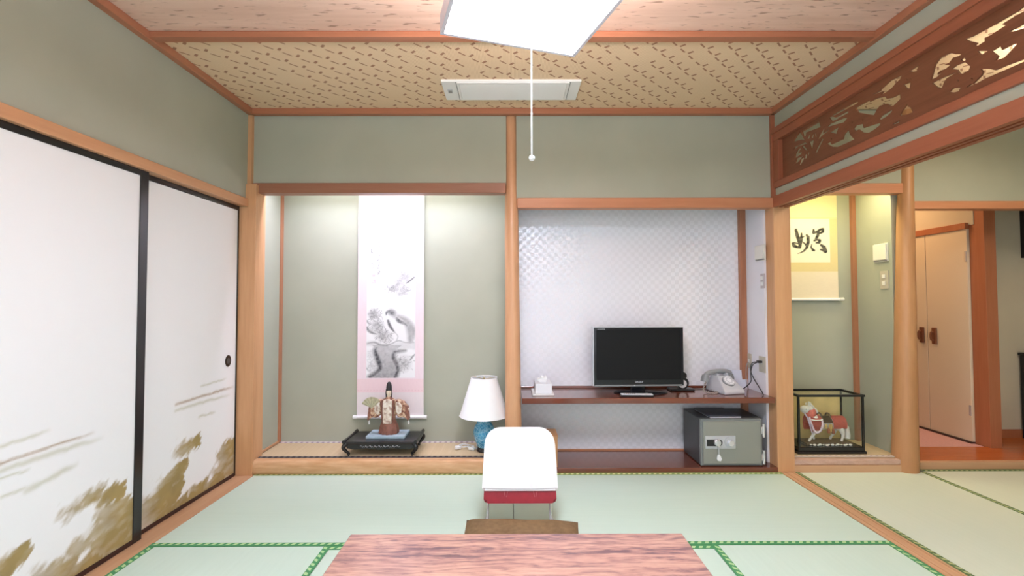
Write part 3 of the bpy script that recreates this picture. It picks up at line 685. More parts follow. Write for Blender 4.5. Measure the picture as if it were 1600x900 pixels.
def widen(h, k=1.28):
    cx, cy = sum(p[0] for p in h) / len(h), sum(p[1] for p in h) / len(h)
    return [(cx + (x - cx) * k, cy + (y - cy) * k) for x, y in h] if cx < 0.42 else h
HOLES = [widen(h) for h in HOLES]
pts2, edg2 = [], []
for poly in [outline] + HOLES:
    k0 = len(pts2); pts2 += [Vector(p) for p in poly]; edg2 += [(k0 + i, k0 + (i + 1) % len(poly)) for i in range(len(poly))]
vv_, ee_, ff_, _a, _b, _c = delaunay_2d_cdt(pts2, edg2, [], 0, 1e-5)
def inside(x, y, poly):
    c = False; j = len(poly) - 1
    for i in range(len(poly)):
        if (poly[i][1] > y) != (poly[j][1] > y) and x < (poly[j][0] - poly[i][0]) * (y - poly[i][1]) / (poly[j][1] - poly[i][1]) + poly[i][0]: c = not c
        j = i
    return c
b = BM(); bv = [b.verts.new((1.823, -p.x, p.y)) for p in vv_]
for f in ff_:
    q = [vv_[i] for i in f]; cx = sum(p.x for p in q) / len(q); cy = sum(p.y for p in q) / len(q)
    if inside(cx, cy, outline) and not any(inside(cx, cy, h) for h in HOLES): b.faces.new([bv[i] for i in f])
for v in [v for v in b.verts if not v.link_faces]: b.verts.remove(v)
bmesh.ops.recalc_face_normals(b, faces=b.faces[:])
ex = bmesh.ops.extrude_face_region(b, geom=b.faces[:], use_keep_orig=True)
bmesh.ops.translate(b, vec=(0.007, 0, 0), verts=[g for g in ex['geom'] if isinstance(g, bmesh.types.BMVert)])
obj('carved_panel', b, M['ranma'], tr)
pbox('top_rail', XR - 0.020, XR + 0.07, -1.86, -0.012, 2.238, 2.325, M['ranma_frame'], tr, bevel=0.004)
pbox('top_moulding', XR - 0.030, XR - 0.019, -1.86, -0.012, 2.290, 2.325, M['ranma_frame'], tr, bevel=0.002)
pbox('bottom_rail', XR - 0.020, XR + 0.07, -1.86, -0.012, 1.918, 1.962, M['ranma_frame'], tr, bevel=0.004)
pbox('side_rail', XR - 0.020, XR + 0.07, -0.076, -0.012, 1.962, 2.238, M['ranma_frame_z'], tr, bevel=0.004)
pbox('side_rail', XR - 0.020, XR + 0.07, -1.86, -1.796, 1.962, 2.238, M['ranma_frame_z'], tr, bevel=0.004)
b = BM(); bx(b, XR - 0.004, XR + 0.075, YR, -1.86, 1.92, 2.33); struct('wall_transom_rear', b, M['plaster'])

# ================================================================== MATS
def edge_band(name, p, ang, length, mat, parent, width=0.030):
    b = BM(); bx(b, 0, length, 0, width, 0, 0.0025)
    me = bpy.data.meshes.new(name); bmesh.ops.recalc_face_normals(b, faces=b.faces[:]); b.to_mesh(me); b.free(); me.materials.append(mat)
    o = bpy.data.objects.new(name, me); COL.objects.link(o); o.parent = parent
    o.location = Vector(p) - root_loc(parent); o.rotation_euler = (0, 0, ang); return o
G = 0.0012
def mat_(x0, x1, y0, y1, mt, along, bands, label, group=None):
    """bands: (side, material)"""
    cx, cy = (x0 + x1) / 2, (y0 + y1) / 2
    t = thing('tatami_mat', (cx, cy, -0.05), label, 'tatami mat', group)
    pbox('rush_surface', x0 + G, x1 - G, y0 + G, y1 - G, -0.05, 0.0, M[mt], t, bevel=0.0015)
    for side, m_ in bands:
        W_ = 0.030
        if side == 'S': edge_band('edge_band', (x0, y0 + 0.0012, 0), 0, x1 - x0, M[m_], t)
        if side == 'N': edge_band('edge_band', (x1, y1 - 0.0012, 0), PI, x1 - x0, M[m_], t)
        if side == 'W': edge_band('edge_band', (x0 + 0.0012, y1, 0), -PI / 2, y1 - y0, M[m_], t)
        if side == 'E': edge_band('edge_band', (x1 - 0.0012, y0, 0), PI / 2, y1 - y0, M[m_], t)
XM0, XM1 = -1.710, 1.813
mat_(XM0, 0.013, -0.930, -0.001, 'tatami_x', 'X', (('N', 'heri_yellow'), ('S', 'heri')), 'green edged tatami mat in front of the picture alcove')
mat_(0.013, XM1, -0.930, -0.001, 'tatami_x', 'X', (('N', 'heri_yellow'), ('S', 'heri')), 'green edged tatami mat in front of the television alcove')
mat_(XM0, -0.848, -2.73, -0.930, 'tatami_y', 'Y', (('W', 'heri'), ('E', 'heri')), 'green edged tatami mat left of the low table beside the sliding doors')
mat_(-0.848, 0.945, -1.83, -0.930, 'tatami_x', 'X', (('N', 'heri'), ('S', 'heri')), 'green edged tatami mat underneath the low table')
mat_(0.945, XM1, -2.73, -0.930, 'tatami_y', 'Y', (('W', 'heri'), ('E', 'heri')), 'green edged tatami mat right of the low table beside the wooden floor sill')
mat_(1.906, 2.790, -1.80, -0.001, 'tatami_warm', 'Y', (('W', 'heri_olive'), ('E', 'heri_olive')), 'olive edged tatami mat in the next room before the calligraphy alcove')
mat_(2.790, 4.60, -0.85, 0.045, 'tatami_warm', 'X', (('N', 'heri_olive'), ('S', 'heri_olive')), 'olive edged tatami mat in the next room before the hallway step')
b = BM(); bx(b, XM0, 0.945, YR, -2.73, -0.052, -0.002); bx(b, -0.848, 0.945, -2.73, -1.83, -0.052, -0.002); bx(b, 0.945, XM1, YR, -2.73, -0.052, -0.002); bx(b, 1.906, 4.95, YR, -1.80, -0.052, -0.002); bx(b, 2.79, 4.95, -1.80, -0.85, -0.052, -0.002); bx(b, 4.60, 4.95, -0.85, 0.045, -0.052, -0.002)
struct('floor_mats_rear', b, M['tatami_y'])
# straw mats' edge cloth inside the alcoves
am = thing('alcove_mat', (-0.87, 0.23, 0.090), 'straw alcove mat with a black front edge band under the lacquer stand', 'mat')
pbox('straw_surface', -1.735, -0.001, 0.030, 0.394, 0.0901, 0.0955, M['goza'], am)
edge_band('edge_band', (-1.748, 0.022, 0.0953), 0, 1.747, M['heri_black'], am, 0.036)
edge_band('edge_band', (-0.001, 0.394, 0.0953), PI, 1.735, M['heri_white'], am, 0.030)
am2 = thing('alcove_mat', (2.28, 0.25, 0.085), 'straw alcove mat with a pale edge band under the glass case', 'mat')
pbox('straw_surface', 1.90, 2.659, 0.040, 0.429, 0.0851, 0.090, M['goza'], am2)
edge_band('edge_band', (1.90, 0.036, 0.0899), 0, 0.755, M['heri_white'], am2, 0.026)

# ================================================================== LAMPS AND CEILING FITTINGS
def ceiling_lamp(c, zb, side, ang, dmat, tmat, label, cord):
    t = thing('pendant_lamp', (c[0], c[1], zb), label, 'lamp')
    xf = Matrix.Translation((c[0], c[1], 0)) @ Matrix.Rotation(ang, 4, 'Z')
    h = side / 2
    fw, hh = 0.014, 0.072
    for x0, x1, y0, y1 in ((-h, h, -h, -h + fw), (-h, h, h - fw, h), (-h, -h + fw, -h + fw, h - fw), (h - fw, h, -h + fw, h - fw)):
        b = BM(); bx(b, x0, x1, y0, y1, zb, zb + hh); obj('frame_side', b, M['lamp_frame'], t, bevel=0.002, xf=xf)
    b = BM(); bx(b, -h + fw, h - fw, -h + fw, h - fw, zb + 0.003, zb + 0.009); obj('diffuser', b, dmat, t, xf=xf)
    b = BM(); bx(b, -h + fw, h - fw, -h + fw, h - fw, zb + hh - 0.012, zb + hh - 0.006); obj('top_diffuser', b, tmat, t, xf=xf)
    b = BM(); cyl(b, (0, 0, zb + hh - 0.006), (0, 0, zb + hh + 0.03), 0.035, 0.02, 16); obj('lamp_holder', b, M['lamp_frame'], t, xf=xf, smooth=True)
    b = BM(); cyl(b, (0, 0, zb + hh + 0.03), (0, 0, ZC - 0.03), 0.004, n=8); obj('flex', b, M['cord_white'], t, xf=xf)
    b = BM(); lathe(b, [(0.03, ZC - 0.035), (0.045, ZC - 0.015), (0.045, ZC - 0.0005)], (0, 0, 0), 20); obj('ceiling_rose', b, M['lamp_frame'], t, xf=xf, smooth=True)
    if cord:
        cx, cy, z0 = cord
        b = BM(); cyl(b, (cx, cy, z0), (cx, cy, zb + 0.004), 0.0022, n=8); obj('pull_cord', b, M['cord_white'], t)
        b = BM(); ball(b, (cx, cy, z0), 0.0092, n=12); obj('cord_ball', b, M['cord_white'], t, smooth=True)
    return t
ceiling_lamp((0.0757, -1.734), 2.08, 0.512, math.radians(17.4), M['diffuser'], M['lamp_top'], 'lit square pendant lamp with a long white pull cord above the table', (0.066, -1.734, 1.594))
ceiling_lamp((2.85, -1.12), 2.20, 0.50, math.radians(8), M['diffuser_next'], M['diffuser_next'], 'warm square pendant lamp of the next room glimpsed through the carved transom', None)

t = thing('ceiling_vent', (0.005, -0.315, ZC - 0.014), 'long white ceiling air conditioner grille set in the woven ceiling', 'air conditioner')
ZV = ZC - 0.014
x0, x1, y0, y1 = -0.412, 0.422, -0.442, -0.187
b = BM(); bx(b, x0, x1, y0, y1, ZV, ZC + 0.001); vp = obj('panel', b, M['vent_white'], t, bevel=0.003)
for (a0, a1, c0, c1) in ((-0.320, 0.345, -0.432, -0.412), (-0.320, 0.345, -0.226, -0.206), (-0.320, -0.312, -0.412, -0.226), (0.337, 0.345, -0.412, -0.226)):
    pass
b = BM()
for (a0, a1, c0, c1) in ((-0.318, 0.350, -0.436, -0.424), (-0.318, 0.350, -0.212, -0.200), (-0.318, -0.308, -0.424, -0.212), (0.340, 0.350, -0.424, -0.212)):
    bx(b, a0, a1, c0, c1, ZV - 0.006, ZV + 0.001)
obj('grille_frame', b, M['vent_white'], t, bevel=0.0015)
pbox('gap_shade_plate', -0.308, 0.340, -0.424, -0.212, ZV - 0.0012, ZV - 0.0002, M['gap_shade_plate'], t)  # flat grey plate, its colour standing in for shade between the slats
for k in range(6):
    y = -0.406 + k * 0.035
    bq = BM(); bx(bq, -0.306, 0.338, -0.0135, 0.0135, -0.0015, 0.0015)
    obj('slat', bq, M['vent_white'], t, xf=Matrix.Translation((0, y, ZV - 0.0045)) @ Matrix.Rotation(math.radians(-10), 4, 'X'))
pbox('seam', -0.327, -0.3225, -0.438, -0.192, ZV - 0.0008, ZV, M['grey_slot'], vp)
pbox('seam', 0.356, 0.3605, -0.438, -0.192, ZV - 0.0008, ZV, M['grey_slot'], vp)
rc = pbox('receiver', -0.386, -0.357, -0.338, -0.290, ZV - 0.002, ZV, M['silver'], t)
pbox('receiver_window', -0.381, -0.362, -0.330, -0.298, ZV - 0.003, ZV - 0.002, M['grey_slot'], rc)

# ================================================================== PICTURE ALCOVE
# hanging scroll with an ink hawk on a pine
YS = 0.378
t = thing('hanging_scroll', (-0.910, YS, 0.28), 'tall pink mounted hanging scroll with an ink painted hawk on a pine', 'scroll')
px2x = lambda q: -1.161 + (q - 560) * (0.502 / 103)
py2z = lambda q: 1.014 - (q - 500) * (0.502 / 103)
def mount_fn(u, v):
    z = v + 0.285
    base = np.ones(u.shape + (3,)) * np.array((0.78, 0.70, 0.71))
    base = lerp3(base, (0.82, 0.63, 0.66), ((z > 0.47) & (z < 0.57)).astype(float))      # pink band under the painting
    side = ((z >= 0.57)).astype(float)
    base = lerp3(base, (0.83, 0.69, 0.735), side)
    base = lerp3(base, (0.80, 0.76, 0.77), (z > 1.86).astype(float))  # top paled: the wash of light there is put into the cloth colour
    base = lerp3(base, (0.72, 0.48, 0.52), (np.abs(z - 0.482) < 0.003).astype(float) * (np.sin(u * 260) > 0) * 0.7)
    weave = 0.97 + 0.05 * fnoise(u * 4, v * 0.6, 60, 4)
    return np.clip(base * weave[..., None], 0, 1)
pbox('backing', -1.161, -0.659, YS, YS + 0.003, 0.28, 2.16, M['paper'], t)
paint_grid('mounting_cloth', (-1.161, YS - 0.0006, 0.285), (1, 0, 0), (0, 0, 1), 0.502, 1.875, 0.006, mount_fn, M['paint'], t)
PX0, PX1, PZ0, PZ1 = px2x(574), px2x(650), py2z(589.5), 1.96
def qx(c): return px2x(550 + c / 4.737) - PX0       # crop pixels of the lower painting -> metres on the sheet
def qz(c): return py2z(410 + c / 4.737) - PZ0
def hawk_fn(u, v):
    ink = np.zeros_like(u)
    def stroke(pts, r, a, soft=0.004):
        nonlocal ink
        if len(pts) > 2:
            rr_ = r if isinstance(r, (list, tuple)) else [r] * len(pts)
            sp = smooth_path([(x, y, q * 1000) for (x, y), q in zip(pts, rr_)], 4)
            pts = [(p[0], p[1]) for p in sp]; r = [p[2] / 1000 for p in sp]
        for k in range(len(pts) - 1):
            r0 = r[k] if isinstance(r, (list, tuple)) else r; r1 = r[k + 1] if isinstance(r, (list, tuple)) else r
            d, tt = sdist(u, v, qx(pts[k][0]), qz(pts[k][1]), qx(pts[k + 1][0]), qz(pts[k + 1][1]))
            ink = np.maximum(ink, a * np.clip((r0 + (r1 - r0) * tt - d) / soft + 0.5, 0, 1))
    def wash(cx, cy, rx, ry, a, rot=0.0):
        nonlocal ink
        x, y = u - qx(cx), v - qz(cy); c, s = math.cos(rot), math.sin(rot)
        d = np.hypot((x * c + y * s) / rx, (-x * s + y * c) / ry)
        ink = np.maximum(ink, a * np.clip(1.25 - d, 0, 1) ** 0.8)
    # trunk: grey wash with darker flanks
    zs = [qz(c) for c in (850, 815, 780, 740, 700, 660, 635, 612)]
    xl = np.interp(v, zs, [qx(c) for c in (130, 190, 216, 206, 190, 178, 182, 150)]); xr_ = np.interp(v, zs, [qx(c) for c in (335, 343, 346, 330, 312, 316, 350, 380)])
    body = np.clip((u - xl) / 0.008, 0, 1) * np.clip((xr_ - u) / 0.008, 0, 1) * (v < qz(612)) * (v > qz(852))
    ink = np.maximum(ink, body * (0.40 + 0.20 * np.clip((qz(640) - v) / 0.20, 0, 1)))
    stroke([(260, 640), (350, 625), (430, 610), (470, 615)], [0.045, 0.035, 0.03, 0.03], 0.17, 0.02)
    stroke([(230, 625), (170, 600), (118, 600)], [0.028, 0.022, 0.015], 0.22, 0.015)
    stroke([(140, 845), (215, 785), (200, 715), (178, 655), (190, 630)], [0.018, 0.022, 0.024, 0.018, 0.008], 0.88, 0.03)
    stroke([(325, 845), (345, 785), (325, 730), (310, 690), (330, 660), (400, 650)], [0.020, 0.020, 0.022, 0.020, 0.015, 0.006], 0.84, 0.03)
    stroke([(140, 845), (220, 835), (330, 842)], [0.012, 0.016, 0.012], 0.55, 0.02)
    stroke([(118, 600), (170, 590), (220, 612), (265, 612), (300, 600)], [0.004, 0.007, 0.011, 0.009, 0.004], 0.60, 0.012)
    stroke([(300, 600), (350, 578), (400, 592), (462, 590)], 0.004, 0.5, 0.008)
    stroke([(117, 480), (130, 505), (160, 522), (195, 530)], [0.007, 0.010, 0.008, 0.003], 0.70, 0.01)
    stroke([(118, 432), (128, 450), (145, 460)], [0.006, 0.006, 0.002], 0.6, 0.008)
    stroke([(436, 720), (450, 700), (468, 680)], [0.005, 0.007, 0.004], 0.65, 0.008)
    # hawk
    stroke([(255, 382), (262, 368), (285, 360)], [0.004, 0.008, 0.010], 0.72, 0.008)
    wash(300, 372, 0.036, 0.026, 0.8, -0.3); wash(318, 392, 0.030, 0.022, 0.42, -0.6)
    stroke([(262, 374), (256, 392)], [0.006, 0.002], 0.85, 0.005)
    stroke([(272, 432), (285, 468), (305, 498), (322, 518)], [0.009, 0.011, 0.008, 0.003], 0.78, 0.01)
    stroke([(335, 412), (350, 432), (385, 448), (415, 470)], [0.010, 0.014, 0.012, 0.006], 0.72, 0.012)
    stroke([(345, 400), (395, 425), (430, 470), (445, 520), (435, 585)], [0.010, 0.020, 0.030, 0.034, 0.016], 0.5, 0.03)
    stroke([(400, 415), (440, 470), (462, 540), (452, 590)], 0.003, 0.45, 0.006)
    stroke([(320, 515), (345, 545), (335, 575)], 0.0025, 0.45, 0.006)
    for k in range(7): stroke([(405 + k * 8, 470 + k * 14), (420 + k * 4, 490 + k * 14)], 0.0025, 0.4, 0.005)
    # pine needle clusters: short crossing strokes
    r = np.random.default_rng(5)
    def needles(cx, cy, sx, sy, n, a, rot=0.0):
        for _ in range(n):
            gx, gy = r.normal(0, 0.5), r.normal(0, 0.5)
            x = cx + sx * gx * math.cos(rot) - sy * gy * math.sin(rot); y = cy + sx * gx * math.sin(rot) + sy * gy * math.cos(rot)
            th = r.uniform(0, PI); l = r.uniform(6, 16)
            stroke([(x - l * math.cos(th), y - l * math.sin(th)), (x + l * math.cos(th), y + l * math.sin(th))], 0.0016, a * r.uniform(0.5, 1.0), 0.004)
        wash(cx, cy, sx * 0.0011 * 1.0, sy * 0.0011, a * 0.35, -rot)
    needles(165, 385, 40, 36, 80, 0.9); needles(190, 465, 50, 45, 110, 0.85, 0.5); needles(235, 540, 66, 48, 130, 0.9, 0.5)
    needles(385, 745, 56, 58, 100, 0.85); needles(165, 770, 40, 46, 60, 0.6); needles(150, 680, 30, 30, 30, 0.45)
    needles(395, 105, 40, 40, 60, 0.62); needles(350, 150, 40, 40, 45, 0.62); needles(310, 195, 40, 22, 60, 0.8); needles(385, 205, 40, 26, 45, 0.65); needles(355, 235, 24, 14, 18, 0.5)
    stroke([(402, 158), (430, 138), (462, 112)], [0.003, 0.006, 0.005], 0.78, 0.006)
    # two columns of small cursive writing, faint
    def q2(x, y): return (( x / 5.294 + 550) - 550) * 4.737, ((y / 5.294 + 290) - 410) * 4.737
    rr = np.random.default_rng(12)
    for cx, ys, dark in ((222, (358, 412, 460, 518, 572, 628, 672, 720), 0.6), (178, (368, 410, 458, 500, 540, 588, 635, 672), 0.45)):
        for y in ys:
            pts = [(cx + rr.uniform(-16, 16), y + (k - 2) * 10 + rr.uniform(-4, 4)) for k in range(5)]
            aa = 0.85 if (cx == 178 and y == 540) else dark
            stroke([q2(*p) for p in pts], [0.002, 0.0035, 0.002, 0.0035, 0.002], aa, 0.004)
    stroke([q2(215, 135), q2(230, 137)], 0.004, 0.35, 0.006)
    red = np.zeros_like(u)
    for cx, cy in ((180, 735), (186, 795)):
        X0, Z0 = q2(cx, cy); red = np.maximum(red, ((np.abs(u - qx(X0)) < 0.013) & (np.abs(v - qz(Z0)) < 0.016)) * (0.35 + 0.4 * (fnoise(u, v, 90, 8) > 0.5)))
    grain = fnoise(u, v, 70, 2)
    base = np.ones(u.shape + (3,)) * np.array((0.84, 0.83, 0.845))
    ink = np.clip(ink * (0.75 + 0.5 * grain), 0, 1)
    base = base * (1 - ink[..., None]) + np.array((0.035, 0.035, 0.045)) * ink[..., None]
    return lerp3(base, (0.72, 0.25, 0.30), red * 0.6)
paint_grid('painting', (PX0, YS - 0.0014, PZ0), (1, 0, 0), (0, 0, 1), PX1 - PX0, PZ1 - PZ0, 0.0034, hawk_fn, M['paint'], t)
b = BM(); cyl(b, (-1.161, YS - 0.006, 0.285), (-0.659, YS - 0.006, 0.285), 0.0115, n=14); obj('roller', b, M['cloth_white'], t, smooth=True)
for sx_ in (-1, 1):
    b = BM(); xa = -0.910 + sx_ * 0.251; cyl(b, (xa, YS - 0.006, 0.285), (xa + sx_ * 0.026, YS - 0.006, 0.285), 0.0145, 0.0155, n=14); obj('roller_knob', b, M['white_plastic'], t, smooth=True)

# low black lacquer stand
t = thing('lacquer_stand', (-0.895, 0.175, 0.098), 'low black lacquer stand with curved legs below the hawk scroll', 'stand')
XS = Matrix.Translation((0, -0.040, 0)) @ Matrix.Translation((0, 0, 0.1)) @ Matrix.Diagonal((1, 1, 1.10, 1)) @ Matrix.Translation((0, 0, -0.1))
b = BM(); bx(b, -1.150, -0.640, 0.085, 0.355, 0.172, 0.188); obj('top_board', b, M['black_lacquer'], t, bevel=0.005, xf=XS)
for sx_, x in ((-1, -1.140), (1, -0.650)):
    b = BM(); tube(b, [(x, 0.078, 0.189), (x, 0.16, 0.189), (x, 0.28, 0.189), (x, 0.362, 0.189)], [0.012, 0.008, 0.008, 0.012], 10); obj('end_scroll', b, M['black_lacquer'], t, smooth=True, xf=XS)
b = BM()
prism(b, [(-1.128, 0.172), (-0.662, 0.172), (-0.672, 0.146), (-0.72, 0.138), (-0.80, 0.146), (-0.895, 0.136), (-0.99, 0.146), (-1.07, 0.138), (-1.118, 0.146)], 'Y', 0.097, 0.107)
obj('apron', b, M['black_lacquer'], t, xf=XS)
b = BM()
prism(b, [(-1.128, 0.172), (-0.662, 0.172), (-0.672, 0.146), (-0.895, 0.136), (-1.118, 0.146)], 'Y', 0.333, 0.343); obj('apron', b, M['black_lacquer'], t, xf=XS)
for x in (-1.128, -0.672):
    b = BM(); bx(b, x, x + 0.010, 0.107, 0.333, 0.142, 0.172); obj('apron', b, M['black_lacquer'], t, xf=XS)
b = BM()
for k in range(9):
    x = -1.02 + k * 0.031
    tube(b, smooth_path([(x - 0.012, 0.0962, 0.155 + 0.004 * (-1) ** k), (x - 0.004, 0.0962, 0.162), (x + 0.004, 0.0962, 0.152), (x + 0.012, 0.0962, 0.159)], 3), 0.0013, 5)
obj('inlay', b, M['silver'], t, xf=XS)
for sx_, x in ((-1, -1.122), (1, -0.668)):
    for sy_, y in ((-1, 0.102), (1, 0.338)):
        b = BM(); tube(b, smooth_path([(x, y, 0.180), (x + sx_ * 0.022, y + sy_ * 0.012, 0.155), (x + sx_ * 0.006, y + sy_ * 0.004, 0.128), (x - sx_ * 0.012, y - sy_ * 0.004, 0.112), (x - sx_ * 0.004, y, 0.1022)], 5), [0.015] * 4 + [0.014] * 4 + [0.011] * 4 + [0.008] * 4 + [0.0075] * 3 + [0.010] * 2, 10); obj('leg', b, M['black_lacquer'], t, smooth=True, xf=XS)
base_b = BM(); bx(base_b, -1.012, -0.742, 0.115, 0.290, 0.1975, 0.2145); bb = obj('figurine_base', base_b, M['blue_board'], None, bevel=0.002)
tag(bb, 'pale blue rectangular display board on the black lacquer stand', 'board'); centre_origin(bb)

# dancer figurine with tall black cap, fan and wide sleeves
DX, DY, DZ = -0.872, 0.195, 0.2148
t = thing('dancer_figurine', (DX, DY, DZ), 'figurine of a dancer in brown brocade with a tall black cap and raised fan', 'figurine')
b = BM()
lathe(b, [(0.066, 0.0), (0.070, 0.012), (0.064, 0.05), (0.052, 0.085), (0.043, 0.11)], (DX, DY, DZ), 24, 1.0, 0.75)
for v in b.verts:                                                   # folds of the wide trousers
    a = math.atan2(v.co.y - DY, v.co.x - DX); k = 1 + 0.10 * math.sin(a * 11) * (1 - (v.co.z - DZ) / 0.12)
    v.co.x = DX + (v.co.x - DX) * k; v.co.y = DY + (v.co.y - DY) * k
obj('trousers', b, M['hakama'], t, smooth=True)
b = BM(); lathe(b, [(0.045, 0.095), (0.050, 0.13), (0.055, 0.18), (0.058, 0.215), (0.050, 0.236), (0.026, 0.250), (0.016, 0.262)], (DX, DY, DZ), 24, 1.0, 0.62); obj('robe', b, M['robe'], t, smooth=True)
b = BM()
prism(b, [(DX - 0.032, DZ + 0.078), (DX + 0.028, DZ + 0.078), (DX + 0.033, DZ + 0.238), (DX + 0.012, DZ + 0.246), (DX - 0.022, DZ + 0.244), (DX - 0.034, DZ + 0.225)], 'Y', DY - 0.046, DY - 0.030); obj('front_panel', b, M['panel_cloth'], t, bevel=0.003)
for sx_ in (-1, 1):
    b = BM(); prism(b, [(DX + sx_ * 0.034, DZ + 0.10), (DX + sx_ * 0.042, DZ + 0.10), (DX + sx_ * 0.047, DZ + 0.238), (DX + sx_ * 0.036, DZ + 0.243)], 'Y', DY - 0.043, DY - 0.026); obj('collar_band', b, M['hakama'], t)
    # bell sleeve: from shoulder out and down, hanging edge below
    b = BM()
    out = [(0.045, 0.238), (0.075, 0.240), (0.110, 0.226), (0.132, 0.195), (0.140, 0.150), (0.146, 0.105), (0.132, 0.098), (0.118, 0.128), (0.090, 0.112), (0.066, 0.120), (0.048, 0.150)]
    prism(b, [(DX + sx_ * x * (1.0 if sx_ > 0 else 1.02), DZ + z) for x, z in out], 'Y', DY - 0.026, DY + 0.024); obj('sleeve', b, M['robe'], t, bevel=0.008, seg=2)
    b = BM(); prism(b, [(DX + sx_ * x, DZ + z) for x, z in ((0.056, 0.225), (0.084, 0.224), (0.100, 0.200), (0.094, 0.150), (0.070, 0.135), (0.056, 0.165))], 'Y', DY - 0.031, DY - 0.024); obj('sleeve_pattern', b, M['panel_cloth'], t, bevel=0.003)
    b = BM(); prism(b, [(DX + sx_ * x, DZ + z) for x, z in ((0.120, 0.205), (0.137, 0.19), (0.148, 0.10), (0.136, 0.096), (0.124, 0.14))], 'Y', DY - 0.030, DY + 0.026); obj('sleeve_edge', b, M['hakama'], t, bevel=0.003)
    b = BM(); tube(b, [(DX + sx_ * 0.139, DY, DZ + 0.100), (DX + sx_ * 0.141, DY, DZ + 0.082)], 0.003, 6); lathe(b, [(0.003, 0.0), (0.006, 0.004), (0.006, 0.018), (0.002, 0.026)], (DX + sx_ * 0.141, DY, DZ + 0.062), 10); obj('sleeve_tassel', b, M['horse_white'], t, smooth=True)
    b = BM(); ball(b, (DX + sx_ * 0.138, DY - 0.012, DZ + 0.172), 0.009, 1, 0.8, 1.2); obj('hand', b, M['mask_skin'], t, smooth=True)
b = BM(); lathe(b, [(0.012, 0.252), (0.013, 0.266), (0.017, 0.272), (0.020, 0.284), (0.0205, 0.296), (0.019, 0.308), (0.016, 0.316)], (DX, DY, DZ), 18, 0.95, 1.05)
for v in b.verts:
    if v.co.y < DY - 0.017 and 0.283 < v.co.z - DZ < 0.297 and abs(v.co.x - DX) < 0.004: v.co.y -= 0.004
hd = obj('head', b, M['mask_skin'], t, smooth=True)
b = BM()
for sx_ in (-1, 1):
    ball(b, (DX + sx_ * 0.0075, DY - 0.0195, DZ + 0.2965), 0.0022, 1.3, 0.5, 0.6, 6); 
bx(b, DX - 0.005, DX + 0.005, DY - 0.0205, DY - 0.019, DZ + 0.277, DZ + 0.279); obj('face_features', b, M['eye'], hd)
for sx_ in (-1, 1):
    b = BM(); tube(b, [(DX + sx_ * 0.018, DY - 0.006, DZ + 0.312), (DX + sx_ * 0.021, DY - 0.004, DZ + 0.285), (DX + sx_ * 0.019, DY - 0.004, DZ + 0.255)], 0.004, 6); obj('side_hair', b, M['hair_black'], hd, smooth=True)
b = BM(); lathe(b, [(0.0195, 0.303), (0.0215, 0.310), (0.0205, 0.330), (0.0170, 0.350), (0.0100, 0.362), (0.002, 0.366)], (DX, DY, DZ), 18, 0.95, 1.05); obj('tall_cap', b, M['hair_black'], hd, smooth=True)
b = BM(); pv = (DX - 0.112, DZ + 0.185); N_ = 12
arc = [(pv[0] + 0.078 * math.cos(math.radians(158 - k * 118 / N_)), pv[1] + 0.078 * math.sin(math.radians(158 - k * 118 / N_))) for k in range(N_ + 1)]
for k in range(N_):
    p0, p1 = arc[k], arc[k + 1]; dy = 0.002 * (-1) ** k
    q = [bm_ for bm_ in ()]
    vs_ = [b.verts.new((pv[0], DY - 0.034, pv[1])), b.verts.new((p0[0], DY - 0.034 + dy, p0[1])), b.verts.new((p1[0], DY - 0.034 - dy, p1[1])),
           b.verts.new((pv[0], DY - 0.0325, pv[1])), b.verts.new((p0[0], DY - 0.0325 + dy, p0[1])), b.verts.new((p1[0], DY - 0.0325 - dy, p1[1]))]
    for f in ((0, 1, 2), (5, 4, 3), (0, 3, 4, 1), (1, 4, 5, 2), (2, 5, 3, 0)): b.faces.new([vs_[i] for i in f])
obj('fan', b, M['fan_gold'], t)

# table lamp
LX, LY, LZ = -0.190, 0.165, 0.0984
t = thing('table_lamp', (LX, LY, LZ), 'table lamp with a white cone shade on a blue porcelain vase', 'lamp')
b = BM(); lathe(b, [(0.050, 0.0), (0.054, 0.006), (0.052, 0.016), (0.046, 0.024), (0.046, 0.030)], (LX, LY, LZ), 28); obj('foot', b, M['black_lacquer'], t, smooth=True)
b = BM(); lathe(b, [(0.044, 0.030), (0.052, 0.046), (0.066, 0.078), (0.074, 0.112), (0.075, 0.140), (0.068, 0.170), (0.056, 0.188), (0.050, 0.200), (0.050, 0.216), (0.056, 0.226)], (LX, LY, LZ), 32); obj('vase', b, M['vase'], t, smooth=True)
b = BM(); lathe(b, [(0.050, 0.222), (0.030, 0.232), (0.012, 0.238), (0.012, 0.268), (0.020, 0.270), (0.020, 0.320), (0.012, 0.324)], (LX, LY, LZ), 20); obj('socket', b, M['brass'], t, smooth=True)
b = BM(); n = 40; R0, R1, Z0, Z1 = 0.173, 0.092, LZ + 0.250, LZ + 0.515
prof = [(R0, Z0), (R1, Z1)]
outer = [[b.verts.new((LX + r * math.cos(2 * PI * i / n), LY + r * math.sin(2 * PI * i / n), z)) for i in range(n)] for r, z in ((R0, Z0), (R1, Z1), (R1 - 0.003, Z1), (R0 - 0.003, Z0))]
for a in range(4): bridge(b, outer[a], outer[(a + 1) % 4])
shd = obj('lamp_shade', b, M['shade'], t, smooth=True)
for r, z in ((R0, Z0), (R1, Z1)):
    b = BM(); pts = [(LX + r * math.cos(2 * PI * i / 48), LY + r * math.sin(2 * PI * i / 48), z) for i in range(49)]; tube(b, pts, 0.0025, 6); obj('shade_rim', b, M['cloth_white'], shd, smooth=True)
b = BM()
for k in range(3):
    a = 2 * PI * k / 3 + 0.4; cyl(b, (LX, LY, Z1 - 0.012), (LX + (R1 - 0.003) * math.cos(a), LY + (R1 - 0.003) * math.sin(a), Z1 - 0.002), 0.0018, n=6)
